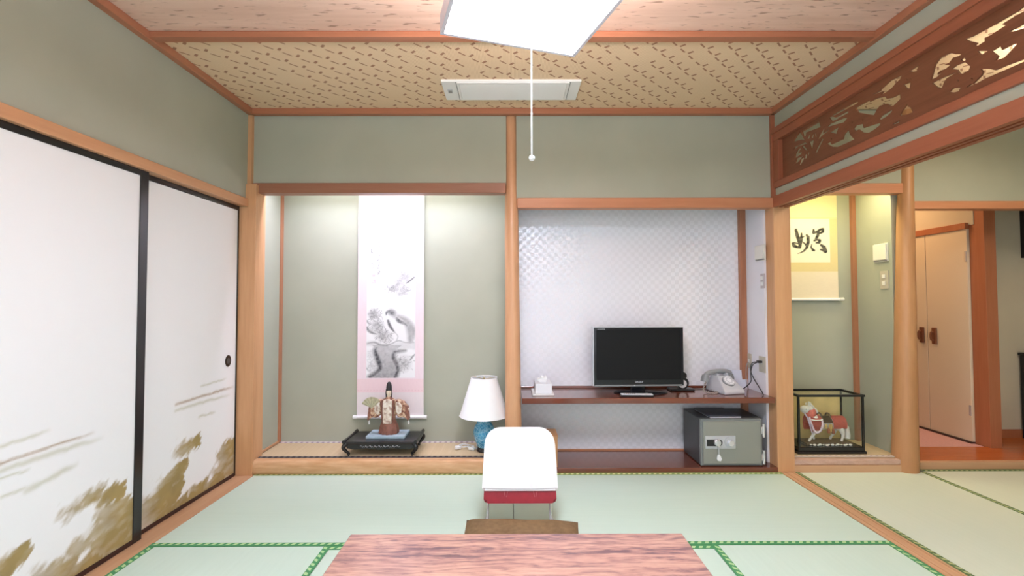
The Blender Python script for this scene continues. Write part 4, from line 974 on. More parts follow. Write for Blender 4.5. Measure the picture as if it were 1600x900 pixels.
tube(b, smooth_path([(LX - 0.02, LY, LZ + 0.30), (LX - 0.055, LY, LZ + 0.40), (LX, LY, Z1 - 0.010), (LX + 0.055, LY, LZ + 0.40), (LX + 0.02, LY, LZ + 0.30)], 6), 0.0018, 6); obj('harp', b, M['brass'], t, smooth=True)
b = BM(); lathe(b, [(0.004, 0.0), (0.007, 0.006), (0.005, 0.014), (0.001, 0.018)], (LX, LY, Z1 - 0.012), 10); obj('finial', b, M['brass'], t, smooth=True)
b = BM(); ball(b, (LX, LY, LZ + 0.37), 0.03, 1, 1, 1.25); obj('bulb', b, M['shade'], t, smooth=True)

# white charger lead lying on the alcove mat
CX, CY, CZ = -0.335, 0.235, 0.0985
t = thing('charger_lead', (CX, CY, CZ), 'coiled white charger lead with plugs beside the table lamp', 'cable')
b = BM()
pts = []
for k in range(40):
    a = k * 0.42; pts.append((CX + (0.040 + 0.010 * math.sin(k * 0.9)) * math.cos(a) * 1.35, CY + 0.030 * math.sin(a), CZ + 0.005 + 0.006 * (k % 7) / 3))
tube(b, smooth_path(pts, 3), 0.0035, 6); obj('lead', b, M['cord_white'], t, smooth=True)
for dx, dy, rz in ((-0.045, -0.035, 0.4), (0.055, -0.055, -0.3)):
    b = BM(); bx(b, -0.022, 0.022, -0.012, 0.012, 0.0005, 0.020); obj('plug', b, M['white_plastic'], t, bevel=0.004, xf=Matrix.Translation((CX + dx, CY + dy, CZ)) @ Matrix.Rotation(rz, 4, 'Z'))
b = BM(); tube(b, smooth_path([(CX + 0.05, CY, CZ + 0.006), (CX + 0.09, CY - 0.03, CZ + 0.005), (CX + 0.085, CY + 0.06, CZ + 0.005), (CX + 0.11, CY + 0.10, CZ + 0.005)], 6), 0.0035, 6); obj('lead_end', b, M['cord_white'], t, smooth=True)

# ================================================================== TELEVISION ALCOVE
b = BM(); bx(b, 0.075, 1.785, -0.002, 0.378, 0.462, 0.500); sh = obj('wall_shelf', b, M['shelf'], None, bevel=0.003)
tag(sh, 'dark red lacquered wall shelf carrying the television across the alcove', 'shelf'); centre_origin(sh)
sbox('trim_27', 0.075, 1.735, 0.366, 0.380, 0.500, 0.516, M['shelf'], 0.002)
b = BM(); bx(b, 0.100, 0.315, 0.012, 0.190, 0.034, 0.240)
t = thing('wooden_box', (0.21, 0.10, 0.034), 'honey coloured wooden box half hidden behind the white backed floor chair', 'box')
b.free()
for nm, a in (('side_board', (0.100, 0.112, 0.012, 0.19)), ('side_board', (0.303, 0.315, 0.012, 0.19)), ('front_board', (0.112, 0.303, 0.012, 0.024)), ('back_board', (0.112, 0.303, 0.178, 0.19))):
    pbox(nm, a[0], a[1], a[2], a[3], 0.034, 0.234, M['box'], t, bevel=0.001)
pbox('lid', 0.097, 0.318, 0.008, 0.193, 0.234, 0.244, M['box'], t, bevel=0.002)

# television
TX0, TX1, TY, TZ0, TZ1 = 0.578, 1.224, 0.145, 0.556, 0.971
t = thing('television', (0.90, 0.185, 0.500), 'black flat screen television on an oval stand on the red shelf', 'television')
rot = Matrix.Translation((0.90, 0.18, 0)) @ Matrix.Rotation(math.radians(1.5), 4, 'Z') @ Matrix.Translation((-0.90, -0.18, 0))
pbox('back_case', TX0 + 0.012, TX1 - 0.012, TY + 0.020, TY + 0.085, TZ0 + 0.02, TZ1 - 0.012, M['black_plastic'], t, bevel=0.012, xf=rot)
b = BM()
bx(b, TX0 + 0.006, TX1, TY, TY + 0.03, TZ1 - 0.022, TZ1 - 0.004); bx(b, TX0 + 0.006, TX1, TY, TY + 0.03, TZ0, TZ0 + 0.042)
bx(b, TX0 + 0.006, TX0 + 0.026, TY, TY + 0.03, TZ0 + 0.042, TZ1 - 0.022); bx(b, TX1 - 0.020, TX1, TY, TY + 0.03, TZ0 + 0.042, TZ1 - 0.022)
bez = obj('bezel', b, M['gloss_black'], t, xf=rot)
pbox('screen', TX0 + 0.026, TX1 - 0.020, TY + 0.003, TY + 0.02, TZ0 + 0.042, TZ1 - 0.022, M['screen'], t, xf=rot)
b = BM(); bx(b, TX0, TX0 + 0.007, TY - 0.001, TY + 0.034, TZ0, TZ1); bx(b, TX0 + 0.007, TX1 + 0.002, TY - 0.001, TY + 0.034, TZ1 - 0.005, TZ1)
obj('silver_edge', b, M['silver'], t, xf=rot)
b = BM(); bx(b, TX0 + 0.01, TX1 - 0.01, TY - 0.004, TY + 0.004, TZ0 - 0.004, TZ0 + 0.008); obj('lower_strip', b, M['safe_frame'], t, bevel=0.002, xf=rot)
b = BM(); bx(b, 0.86, 0.96, 0.175, 0.215, 0.508, 0.60); obj('neck', b, M['gloss_black'], t, bevel=0.006, xf=rot)
b = BM(); lathe(b, [(0.19, 0.0), (0.192, 0.005), (0.18, 0.011), (0.06, 0.014)], (0.925, 0.178, 0.5005), 40, 1.0, 0.52); obj('stand_base', b, M['gloss_black'], t, smooth=True)
pbox('indicator', 0.868, 0.876, TY - 0.0048, TY - 0.0035, TZ0 + 0.0005, TZ0 + 0.006, M['logo'], t, xf=rot)
def text_mesh(name, txt, size, mat, parent, xf, width=None):
    c = bpy.data.curves.new(name, 'FONT'); c.body = txt; c.size = size; c.align_x = 'CENTER'; c.align_y = 'CENTER'; c.extrude = 0.0004
    o = bpy.data.objects.new(name, c); COL.objects.link(o)
    me = bpy.data.meshes.new_from_object(o.evaluated_get(bpy.context.evaluated_depsgraph_get())); bpy.data.objects.remove(o)
    b = BM(); b.from_mesh(me)
    if width:
        xs = [v.co.x for v in b.verts]; k = width / (max(xs) - min(xs))
        for v in b.verts: v.co.x *= k
    me.materials.clear()
    return obj(name, b, mat, parent, xf=xf)
UP = Matrix(((1, 0, 0, 0), (0, 0, -1, 0), (0, 1, 0, 0), (0, 0, 0, 1)))
text_mesh('maker_lettering', 'SHARP', 0.018, M['logo'], bez, rot @ Matrix.Translation((0.905, TY - 0.0006, TZ0 + 0.026)) @ UP, 0.058)
text_mesh('range_lettering', 'AQUOS', 0.011, M['logo'], bez, rot @ Matrix.Translation((TX0 + 0.060, TY - 0.0006, TZ1 - 0.0165)) @ UP, 0.052)

# remote control on the shelf in front of the television
t = thing('remote_control', (0.87, 0.060, 0.5), 'slim silver and black remote control in front of the television', 'remote')
xf = Matrix.Translation((0.862, 0.046, 0.5005)) @ Matrix.Rotation(math.radians(-3), 4, 'Z')
b = BM(); bx(b, -0.112, 0.112, -0.023, 0.023, 0, 0.014); obj('body', b, M['black_plastic'], t, bevel=0.004, xf=xf)
b = BM(); bx(b, -0.108, 0.108, -0.0215, 0.0215, 0.0135, 0.0185); obj('face_plate', b, M['paper'], t, bevel=0.002, xf=xf)
b = BM()
for i in range(6):
    for j in range(3): bx(b, -0.085 + i * 0.014 - 0.004, -0.085 + i * 0.014 + 0.004, -0.012 + j * 0.012 - 0.003, -0.012 + j * 0.012 + 0.003, 0.0185, 0.0205)
obj('buttons', b, M['grey_slot'], t, xf=xf)

# tissue box on its tray
t = thing('tissue_box', (0.225, 0.17, 0.5), 'white tissue box on a thin tray at the left end of the shelf', 'tissue box')
pbox('tray', 0.150, 0.300, 0.075, 0.300, 0.5005, 0.512, M['white_plastic'], t, bevel=0.003)
pbox('tray_base', 0.154, 0.296, 0.080, 0.295, 0.5002, 0.5035, M['black_plastic'], t)
pbox('box', 0.170, 0.286, 0.090, 0.285, 0.512, 0.580, M['paper'], t, bevel=0.003)
b = BM()
pts = [(-0.028, 0), (-0.040, 0.022), (-0.022, 0.030), (-0.012, 0.050), (0.006, 0.036), (0.022, 0.047), (0.030, 0.022), (0.022, 0)]
A = [[b.verts.new((0.228 + x, 0.18 + k * 0.012 + 0.008 * math.sin(x * 120 + k), 0.580 + z * (1 - 0.25 * abs(k)))) for x, z in pts] for k in (-1, 0, 1)]
for a0, a1 in zip(A, A[1:]): bridge(b, a0, a1)
b.faces.new(A[0][::-1]); b.faces.new(A[-1]); obj('tissue', b, M['tissue'], t)

# small desk fan like gadget: black foot, round white dial, right of the television
t = thing('desk_clock', (1.262, 0.28, 0.5), 'small black desk gadget with a round white dial right of the television', 'clock')
b = BM(); bx(b, 1.160, 1.335, 0.225, 0.325, 0.5005, 0.514); obj('base', b, M['black_plastic'], t, bevel=0.006)
b = BM(); cyl(b, (1.262, 0.262, 0.552), (1.262, 0.300, 0.552), 0.043, n=28); obj('case', b, M['black_plastic'], t, bevel=0.004, smooth=True)
b = BM(); cyl(b, (1.257, 0.2595, 0.548), (1.257, 0.2625, 0.548), 0.030, n=28); obj('dial', b, M['paper'], t)
b = BM(); cyl(b, (1.266, 0.266, 0.606), (1.266, 0.294, 0.606), 0.026, n=24); obj('top_knob', b, M['black_plastic'], t, bevel=0.003, smooth=True)
b = BM(); bx(b, 1.255, 1.259, 0.258, 0.2598, 0.540, 0.562); obj('hand_mark', b, M['grey_slot'], t)

# rotary telephone
t = thing('rotary_telephone', (1.535, 0.20, 0.5), 'grey rotary dial telephone on the right end of the shelf', 'telephone')
xf = Matrix.Translation((1.540, 0.205, 0.5005)) @ Matrix.Rotation(math.radians(13), 4, 'Z')
b = BM()
lo = [(-0.082, -0.105), (0.082, -0.105), (0.082, 0.105), (-0.082, 0.105)]
levels = [(0.0, 1.0, 1.0, 0.0), (0.024, 1.0, 1.0, 0.0), (0.050, 0.90, 0.86, 0.012), (0.098, 0.70, 0.46, 0.040), (0.112, 0.64, 0.40, 0.045)]
rings = []
for z, kx, ky, oy in levels: rings.append([b.verts.new((x * kx, y * ky + oy, z)) for x, y in lo])
for a0, a1 in zip(rings, rings[1:]): bridge(b, a0, a1)
b.faces.new(rings[0][::-1]); b.faces.new(rings[-1]); pbody = obj('body', b, M['phone'], t, bevel=0.007, seg=3, xf=xf, smooth=True)
tilt = xf @ Matrix.Translation((0.0, -0.038, 0.079)) @ Matrix.Rotation(math.radians(40), 4, 'X')
b = BM(); cyl(b, (0, 0, 0.0), (0, 0, 0.010), 0.046, 0.043, 32); dring = obj('dial_ring', b, M['phone_dark'], t, xf=tilt, smooth=True)
b = BM(); cyl(b, (0, 0, 0.010), (0, 0, 0.014), 0.040, 0.040, 32); obj('finger_wheel', b, M['phone'], dring, xf=tilt)
b = BM()
for k in range(10):
    a = math.radians(60 + k * 29); cyl(b, (0.030 * math.cos(a), 0.030 * math.sin(a), 0.0135), (0.030 * math.cos(a), 0.030 * math.sin(a), 0.0148), 0.0062, n=12)
obj('finger_holes', b, M['paper'], dring, xf=tilt)
b = BM(); cyl(b, (0, 0, 0.014), (0, 0, 0.0165), 0.018, 0.017, 24); obj('dial_centre', b, M['paper'], dring, xf=tilt)
hx = xf @ Matrix.Translation((-0.012, 0.050, 0.118)) @ Matrix.Rotation(math.radians(2), 4, 'Z')
b = BM(); tube(b, smooth_path([(-0.118, 0, -0.026), (-0.105, 0, 0.004), (-0.06, 0, 0.018), (0.0, 0, 0.022), (0.06, 0, 0.018), (0.10, 0, 0.004)], 5), [0.018] * 5 + [0.017] * 16 + [0.018] * 5, 12); hset = obj('handset', b, M['phone_dark'], t, xf=hx, smooth=True)
b = BM(); cyl(b, (-0.112, 0, 0.000), (-0.118, 0, -0.046), 0.024, 0.030, 20); obj('mouthpiece', b, M['phone_dark'], hset, xf=hx, smooth=True)
b = BM(); cyl(b, (0.096, 0, 0.000), (0.100, 0, -0.036), 0.023, 0.028, 20); obj('earpiece', b, M['phone_dark'], hset, xf=hx, smooth=True)
for sx_ in (-1, 1):
    b = BM(); bx(b, sx_ * 0.040 - 0.008, sx_ * 0.040 + 0.008, 0.020, 0.075, 0.108, 0.128); obj('cradle', b, M['phone'], pbody, bevel=0.003, xf=xf)
b = BM(); pts = []
cpath = smooth_path([(1.412, 0.215, 0.575), (1.385, 0.19, 0.545), (1.375, 0.165, 0.513), (1.42, 0.135, 0.508), (1.465, 0.155, 0.508), (1.45, 0.23, 0.510)], 24)
for i, p in enumerate(cpath):
    a = i * 0.95; pts.append((p[0] + 0.004 * math.cos(a), p[1] + 0.005 * math.sin(a), p[2] + 0.004 * math.sin(a)))
tube(b, pts, 0.0028, 5); obj('coiled_cord', b, M['phone_cord'], t, smooth=True)

# white card standing behind the telephone
b = BM(); bx(b, -0.105, 0.105, -0.002, 0.002, 0.0, 0.135)
cd_ = obj('standing_card', b, M['card'], None, xf=Matrix.Translation((1.668, 0.338, 0.5008)) @ Matrix.Rotation(math.radians(-8), 4, 'X'))
tag(cd_, 'plain white card standing upright behind the rotary telephone', 'card'); centre_origin(cd_)

# wall plates on the white side wall
def plate(name, x, sgn, y0, y1, z0, z1, mat, label, cat, detail):
    """a plate on a wall in the plane x, projecting towards -x"""
    t = thing(name, (x, (y0 + y1) / 2, z0), label, cat)
    cp = pbox('cover_plate', x - 0.008, x - 0.0002, y0, y1, z0, z1, mat, t, bevel=0.002)
    detail(cp, x - 0.008, y0, y1, z0, z1); return t
def two_buttons(t, x, y0, y1, z0, z1):
    c = (y0 + y1) / 2; h = z1 - z0
    for k in (0.30, 0.70): pbox('rocker', x - 0.005, x, c - 0.014, c + 0.014, z0 + h * k - 0.013, z0 + h * k + 0.013, M['white_plastic'], t, bevel=0.002)
def cover_line(t, x, y0, y1, z0, z1):
    pbox('lower_edge', x - 0.006, x, y0 + 0.004, y1 - 0.004, z0 + 0.004, z0 + 0.010, M['grey_slot'], t)
    pbox('front_cover', x - 0.012, x, y0 + 0.004, y1 - 0.004, z0 + 0.012, z1 - 0.004, M['ivory'], t, bevel=0.003)
def one_socket(t, x, y0, y1, z0, z1):
    c = (y0 + y1) / 2; pbox('socket', x - 0.004, x, c - 0.012, c + 0.012, (z0 + z1) / 2 - 0.013, (z0 + z1) / 2 + 0.013, M['white_plastic'], t, bevel=0.002)
def socket_two(t, x, y0, y1, z0, z1):
    one_socket(t, x, y0, y1, z0 + 0.03, z1); c = (y0 + y1) / 2
    pbox('socket', x - 0.004, x, c - 0.012, c + 0.012, z0 + 0.012, z0 + 0.034, M['beige_plate'], t, bevel=0.002)
plate('thermostat', 1.780, -1, 0.072, 0.190, 1.438, 1.550, M['ivory'], 'white square thermostat cover on the side wall of the television alcove', 'thermostat', cover_line)
plate('light_switch', 1.780, -1, 0.086, 0.136, 1.243, 1.346, M['mauve_plate'], 'mauve switch plate with two white buttons beside the television alcove post', 'light switch', two_buttons)
plate('aerial_socket', 1.780, -1, 0.285, 0.337, 0.655, 0.762, M['beige_plate'], 'narrow beige wall socket behind the standing white card', 'wall socket', one_socket)
plate('power_outlet', 1.780, -1, 0.096, 0.176, 0.650, 0.762, M['beige_plate'], 'wide beige power outlet with black plugs above the shelf end', 'power outlet', socket_two)
t = thing('power_cable', (1.71, 0.14, 0.5), 'black power cables hanging from the power outlet onto the shelf', 'cable')
b = BM(); bx(b, 1.738, 1.768, 0.118, 0.146, 0.716, 0.734); obj('plug', b, M['black_plastic'], t, bevel=0.003)
b = BM(); tube(b, smooth_path([(1.740, 0.13, 0.724), (1.70, 0.13, 0.715), (1.690, 0.13, 0.66), (1.715, 0.13, 0.60), (1.745, 0.10, 0.53), (1.750, 0.08, 0.504)], 6), 0.0035, 6); obj('cable', b, M['black_plastic'], t, smooth=True)
b = BM(); tube(b, smooth_path([(1.745, 0.14, 0.720), (1.715, 0.15, 0.70), (1.705, 0.16, 0.64), (1.710, 0.17, 0.58), (1.680, 0.20, 0.530), (1.665, 0.245, 0.505), (1.668, 0.27, 0.504)], 6), 0.0035, 6); obj('cable', b, M['black_plastic'], t, smooth=True)
t = thing('aerial_cable', (1.76, 0.32, 0.5), 'thin grey aerial cable running down from the narrow wall socket', 'cable')
b = BM(); tube(b, smooth_path([(1.766, 0.31, 0.700), (1.752, 0.312, 0.67), (1.752, 0.32, 0.58), (1.756, 0.31, 0.507)], 6), 0.003, 6); obj('cable', b, M['grey_slot'], t, smooth=True)
t = thing('telephone_lead', (1.42, 0.30, 0.5), 'thin grey telephone lead lying along the back of the shelf', 'cable')
b = BM(); tube(b, smooth_path([(1.50, 0.33, 0.504), (1.44, 0.315, 0.504), (1.36, 0.30, 0.504), (1.345, 0.33, 0.504)], 6), 0.0035, 6); obj('cable', b, M['phone_cord'], t, smooth=True)

# safe
SX0, SX1, SY0, SY1, SZ0, SZ1 = 1.287, 1.722, 0.014, 0.340, 0.034, 0.352
t = thing('safe', ((SX0 + SX1) / 2, 0.18, SZ0), 'grey green steel safe with combination dial below the wall shelf', 'safe')
pbox('body', SX0, SX1, SY0 + 0.034, SY1, SZ0 + 0.004, SZ1, M['safe_side'], t, bevel=0.006)
pbox('door_frame', SX0, SX1 - 0.016, SY0 + 0.010, SY0 + 0.036, SZ0 + 0.004, SZ1 - 0.001, M['safe_frame'], t, bevel=0.004)
sdoor = pbox('door', SX0 + 0.015, SX1 - 0.030, SY0, SY0 + 0.014, SZ0 + 0.018, SZ1 - 0.014, M['safe_door'], t, bevel=0.003)
pbox('lock_plate', SX0 + 0.028, SX0 + 0.232, SY0 - 0.004, SY0 + 0.001, SZ0 + 0.122, SZ0 + 0.208, M['silver'], sdoor, bevel=0.002)
b = BM(); bx(b, SX0 + 0.037, SX0 + 0.120, SY0 - 0.006, SY0 - 0.003, SZ0 + 0.140, SZ0 + 0.184); cyl(b, (SX0 + 0.120, SY0 - 0.006, SZ0 + 0.162), (SX0 + 0.120, SY0 - 0.003, SZ0 + 0.162), 0.022, n=24); obj('lock_window', b, M['black_plastic'], sdoor)
b = BM(); cyl(b, (SX0 + 0.106, SY0 - 0.020, SZ0 + 0.164), (SX0 + 0.106, SY0 - 0.005, SZ0 + 0.164), 0.022, 0.024, 24); obj('knob', b, M['chrome'], sdoor, bevel=0.002, smooth=True)
b = BM(); cyl(b, (SX0 + 0.190, SY0 - 0.010, SZ0 + 0.166), (SX0 + 0.190, SY0 - 0.003, SZ0 + 0.166), 0.034, n=32); obj('dial_plate', b, M['silver'], sdoor, smooth=True)
b = BM(); cyl(b, (SX0 + 0.194, SY0 - 0.030, SZ0 + 0.162), (SX0 + 0.194, SY0 - 0.009, SZ0 + 0.162), 0.019, 0.022, 18); obj('combination_dial', b, M['chrome'], sdoor, bevel=0.002)
b = BM(); tube(b, [(SX0 + 0.112, SY0 - 0.012, SZ0 + 0.142), (SX0 + 0.114, SY0 - 0.010, SZ0 + 0.085)], 0.0045, 6); obj('key_strap', b, M['silver'], sdoor)
b = BM(); prism(b, [(SX0 + 0.104, SZ0 + 0.086), (SX0 + 0.120, SZ0 + 0.086), (SX0 + 0.134, SZ0 + 0.056), (SX0 + 0.126, SZ0 + 0.040), (SX0 + 0.104, SZ0 + 0.044), (SX0 + 0.098, SZ0 + 0.058)], 'Y', SY0 - 0.014, SY0 - 0.008); obj('key_tag', b, M['paper'], sdoor, bevel=0.002)
for z in (SZ0 + 0.060, SZ0 + 0.240):
    b = BM(); cyl(b, (SX1 - 0.006, SY0 + 0.010, z - 0.045), (SX1 - 0.006, SY0 + 0.010, z + 0.045), 0.0085, n=14); bx(b, SX1 - 0.022, SX1 - 0.006, SY0 + 0.008, SY0 + 0.014, z - 0.022, z + 0.022); obj('hinge', b, M['chrome'], t, smooth=True)
b = BM(); bx(b, -0.11, 0.11, -0.13, 0.13, 0, 0.007); bk = thing('booklet', (1.455, 0.20, SZ1), 'dark folder with pale page edges lying on top of the steel safe', 'booklet')
obj('cover', b, M['booklet'], bk, bevel=0.001, xf=Matrix.Translation((1.468, 0.185, SZ1 + 0.0035)) @ Matrix.Rotation(math.radians(2), 4, 'Z'))
b = BM(); bx(b, -0.107, 0.107, -0.132, 0.128, 0, 0.003); obj('pages', b, M['paper'], bk, xf=Matrix.Translation((1.468, 0.185, SZ1 + 0.0004)) @ Matrix.Rotation(math.radians(2), 4, 'Z'))

# ================================================================== SECOND ALCOVE
YS2 = 0.414
t = thing('hanging_scroll', (2.285, YS2, 1.15), 'cream hanging scroll with two bold black brush characters', 'scroll')
SCX0, SCX1, SCZ0 = 2.035, 2.522, 1.165
def cx_(c): return (2.178 + ((1225 + c / 5) - 1235) * (0.350 / 70))      # calligraphy trace -> metres
def cz_(c): return 1.976 - ((300 + c / 5) - 305) * 0.00492
def calli_fn(u, v):
    x = SCX0 + u; z = SCZ0 + v
    base = np.ones(u.shape + (3,)) * np.array((0.74, 0.655, 0.50))                # lower plain strip
    base = lerp3(base, (0.66, 0.56, 0.30), (z > cz_(632)).astype(float))
    base = lerp3(base, (0.74, 0.66, 0.40), (z > cz_(215)).astype(float))
    base = lerp3(base, (0.66, 0.56, 0.30), ((z > cz_(215)) & (z < cz_(205))).astype(float) * 0.6)
    inner = ((z > cz_(560)) & (z < cz_(218)) & (x < cx_(338)) & (x > 2 * 2.285 - cx_(338) - 0.02)).astype(float)
    base = lerp3(base, (0.80, 0.745, 0.60), inner)
    ink = np.zeros_like(u)
    def st(pts, r):
        nonlocal ink
        for k in range(len(pts) - 1):
            d, tt = sdist(x, z, cx_(pts[k][0]), cz_(pts[k][1]), cx_(pts[k + 1][0]), cz_(pts[k + 1][1]))
            ink = np.maximum(ink, np.clip((r[k] + (r[k + 1] - r[k]) * tt - d) / 0.0035 + 0.5, 0, 1))
    st([(76, 305), (84, 345), (96, 385), (106, 425), (104, 440), (84, 440), (58, 428), (48, 410), (62, 404), (88, 412)], [.012, .015, .014, .013, .011, .010, .014, .009, .006, .004])
    st([(118, 332), (116, 380), (106, 432)], [.007, .012, .010]); st([(90, 372), (120, 362), (138, 356)], [.006, .007, .004])
    st([(158, 345), (168, 360), (168, 400), (158, 440), (134, 470), (108, 484), (86, 490)], [.008, .013, .013, .011, .007, .004, .002]); st([(128, 400), (150, 420), (160, 436)], [.004, .008, .010])
    st([(212, 304), (212, 326), (232, 322), (262, 302), (286, 296), (284, 318), (258, 332), (240, 334)], [.008, .012, .008, .009, .009, .010, .008, .006])
    st([(250, 318), (243, 350), (230, 372)], [.010, .012, .010]); st([(216, 388), (240, 380), (258, 388), (254, 404), (230, 406)], [.008, .008, .012, .010, .006])
    st([(196, 418), (190, 440), (204, 462), (214, 466)], [.004, .006, .011, .008]); st([(262, 458), (284, 462), (300, 474)], [.006, .013, .014]); st([(268, 424), (292, 440), (302, 470)], [.010, .013, .014])
    grain = 0.82 + 0.25 * fnoise(u, v, 60, 6)
    ink = np.clip(ink * grain, 0, 1)
    base = base * (0.97 + 0.05 * fnoise(u, v * 3, 50, 9))[..., None]
    return np.clip(base * (1 - ink[..., None]) + np.array((0.03, 0.03, 0.03)) * ink[..., None], 0, 1)
pbox('backing', SCX0, SCX1, YS2, YS2 + 0.003, SCZ0, 2.15, M['paper'], t)
paint_grid('mounting_and_writing', (SCX0, YS2 - 0.0006, SCZ0), (1, 0, 0), (0, 0, 1), SCX1 - SCX0, 2.15 - SCZ0, 0.004, calli_fn, M['paint'], t)
b = BM(); cyl(b, (SCX0, YS2 - 0.006, SCZ0), (SCX1, YS2 - 0.006, SCZ0), 0.011, n=14); obj('roller', b, M['cloth_white'], t, smooth=True)
for xa, sx_ in ((SCX0, -1), (SCX1, 1)):
    b = BM(); cyl(b, (xa, YS2 - 0.006, SCZ0), (xa + sx_ * 0.032, YS2 - 0.006, SCZ0), 0.013, 0.0145, n=14); obj('roller_knob', b, M['ivory'], t, smooth=True)
plate('thermostat', 2.660, -1, 0.098, 0.222, 1.432, 1.562, M['ivory'], 'white square thermostat cover on the green wall beside the calligraphy scroll', 'thermostat', cover_line)
plate('light_switch', 2.660, -1, 0.100, 0.172, 1.238, 1.365, M['beige_plate'], 'switch plate with two white buttons on the green alcove wall', 'light switch', two_buttons)

# glass display case
GX0, GX1, GY0, GY1, GZ0, GZ1 = 2.000, 2.462, 0.100, 0.330, 0.0905, 0.498
t = thing('glass_display_case', ((GX0 + GX1) / 2, (GY0 + GY1) / 2, GZ0), 'black framed glass display case on the straw mat in the second alcove', 'display case')
b = BM(); bx(b, GX0 - 0.012, GX1 + 0.006, GY0 - 0.010, GY1 + 0.006, GZ0, GZ0 + 0.018); bx(b, GX0, GX1, GY0, GY1, GZ0 + 0.018, GZ0 + 0.044); obj('base', b, M['black_lacquer'], t, bevel=0.002)
for x, y in ((GX0, GY0), (GX1 - 0.013, GY0), (GX0, GY1 - 0.013), (GX1 - 0.013, GY1 - 0.013)):
    pbox('corner_post', x, x + 0.013, y, y + 0.013, GZ0 + 0.044, GZ1 - 0.014, M['black_lacquer'], t)
b = BM(); e = 0.016
for a in ((GX0 - 0.004, GX1 + 0.006, GY0 - 0.004, GY0 + e), (GX0 - 0.004, GX1 + 0.006, GY1 - e, GY1 + 0.004), (GX0 - 0.004, GX0 + e, GY0 + e, GY1 - e), (GX1 - e + 0.004, GX1 + 0.006, GY0 + e, GY1 - e)):
    bx(b, a[0], a[1], a[2], a[3], GZ1 - 0.014, GZ1)
obj('top_frame', b, M['black_lacquer'], t)
pbox('front_pane', GX0 + 0.012, GX1 - 0.012, GY0 + 0.004, GY0 + 0.006, GZ0 + 0.044, GZ1 - 0.014, M['glass'], t)
pbox('side_pane', GX0 + 0.004, GX0 + 0.006, GY0 + 0.013, GY1 - 0.013, GZ0 + 0.044, GZ1 - 0.014, M['glass'], t)
pbox('side_pane', GX1 - 0.006, GX1 - 0.004, GY0 + 0.013, GY1 - 0.013, GZ0 + 0.044, GZ1 - 0.014, M['glass'], t)
pbox('top_pane', GX0 + 0.014, GX1 - 0.012, GY0 + 0.014, GY1 - 0.014, GZ1 - 0.009, GZ1 - 0.007, M['glass'], t)
pbox('gold_back', GX0 + 0.010, GX1 - 0.010, GY1 - 0.008, GY1 - 0.003, GZ0 + 0.044, GZ1 - 0.014, M['gold_board'], t)

# horse ornament inside the case: one skinned body, trappings as parts
def skin_mesh(name, pts, edges, radii, mat, parent, root=0, sub=2):
    me = bpy.data.meshes.new(name); me.from_pydata(pts, edges, [])
    o = bpy.data.objects.new(name + '_tmp', me); COL.objects.link(o)
    md = o.modifiers.new('skin', 'SKIN'); 
    for k, r in enumerate(radii):
        me.skin_vertices[0].data[k].radius = (r if isinstance(r, tuple) else (r, r))
        me.skin_vertices[0].data[k].use_root = (k == root)
    md.use_smooth_shade = True
    sd = o.modifiers.new('sub', 'SUBSURF'); sd.levels = sub; sd.render_levels = sub
    dg = bpy.context.evaluated_depsgraph_get(); dg.update()
    m2 = bpy.data.meshes.new_from_object(o.evaluated_get(dg)); bpy.data.objects.remove(o)
    b = BM(); b.from_mesh(m2); m2.materials.clear()
    return obj(name, b, mat, parent, smooth=True)
HX, HY, HZ = 2.255, 0.205, 0.150
t = thing('horse_ornament', (HX, HY, GZ0 + 0.044), 'white toy horse in coral cloth trappings standing inside the glass case', 'ornament')
H = lambda x, y, z: (HX + x, HY + y, HZ + z)
P = [H(0.085, 0, 0.125), H(0.03, 0, 0.122), H(-0.035, 0, 0.122), H(-0.085, 0, 0.135),          # 0-3 trunk: croup, belly, girth, chest
     H(-0.100, 0, 0.175), H(-0.098, 0, 0.215), H(-0.112, 0, 0.236), H(-0.138, 0, 0.226), H(-0.152, 0, 0.206),   # 4-8 neck, poll, head, muzzle
     H(0.100, -0.026, 0.085), H(0.112, -0.026, 0.050), H(0.104, -0.026, 0.020), H(0.098, -0.026, 0.002),    # 9-12 hind near
     H(0.090, 0.026, 0.085), H(0.082, 0.026, 0.048), H(0.060, 0.026, 0.022), H(0.052, 0.026, 0.002),    # 13-16 hind far
     H(-0.080, -0.024, 0.095), H(-0.095, -0.024, 0.055), H(-0.118, -0.024, 0.028), H(-0.135, -0.024, 0.002),   # 17-20 fore near (reaching)
     H(-0.074, 0.024, 0.095), H(-0.072, 0.024, 0.055), H(-0.068, 0.024, 0.028), H(-0.066, 0.024, 0.002)]  # 21-24 fore far
E_ = [(0, 1), (1, 2), (2, 3), (3, 4), (4, 5), (5, 6), (6, 7), (7, 8), (0, 9), (9, 10), (10, 11), (11, 12), (0, 13), (13, 14), (14, 15), (15, 16), (3, 17), (17, 18), (18, 19), (19, 20), (3, 21), (21, 22), (22, 23), (23, 24)]
RD = [(0.043, 0.048), (0.041, 0.046), (0.040, 0.046), (0.036, 0.042), 0.034, 0.029, 0.028, 0.022, 0.017, 0.024, 0.011, 0.008, 0.010, 0.024, 0.011, 0.008, 0.010, 0.018, 0.010, 0.008, 0.010, 0.018, 0.010, 0.008, 0.010]
skin_mesh('body', P, E_, RD, M['horse_white'], t, root=1)
def hp(name, pts, r, mat, n=8, xf=None):
    b = BM(); tube(b, smooth_path([H(*p) for p in pts], 4), r, n); return obj(name, b, mat, t, smooth=True, xf=xf)
b = BM()                                                             # rump blanket: a saddle shaped shell
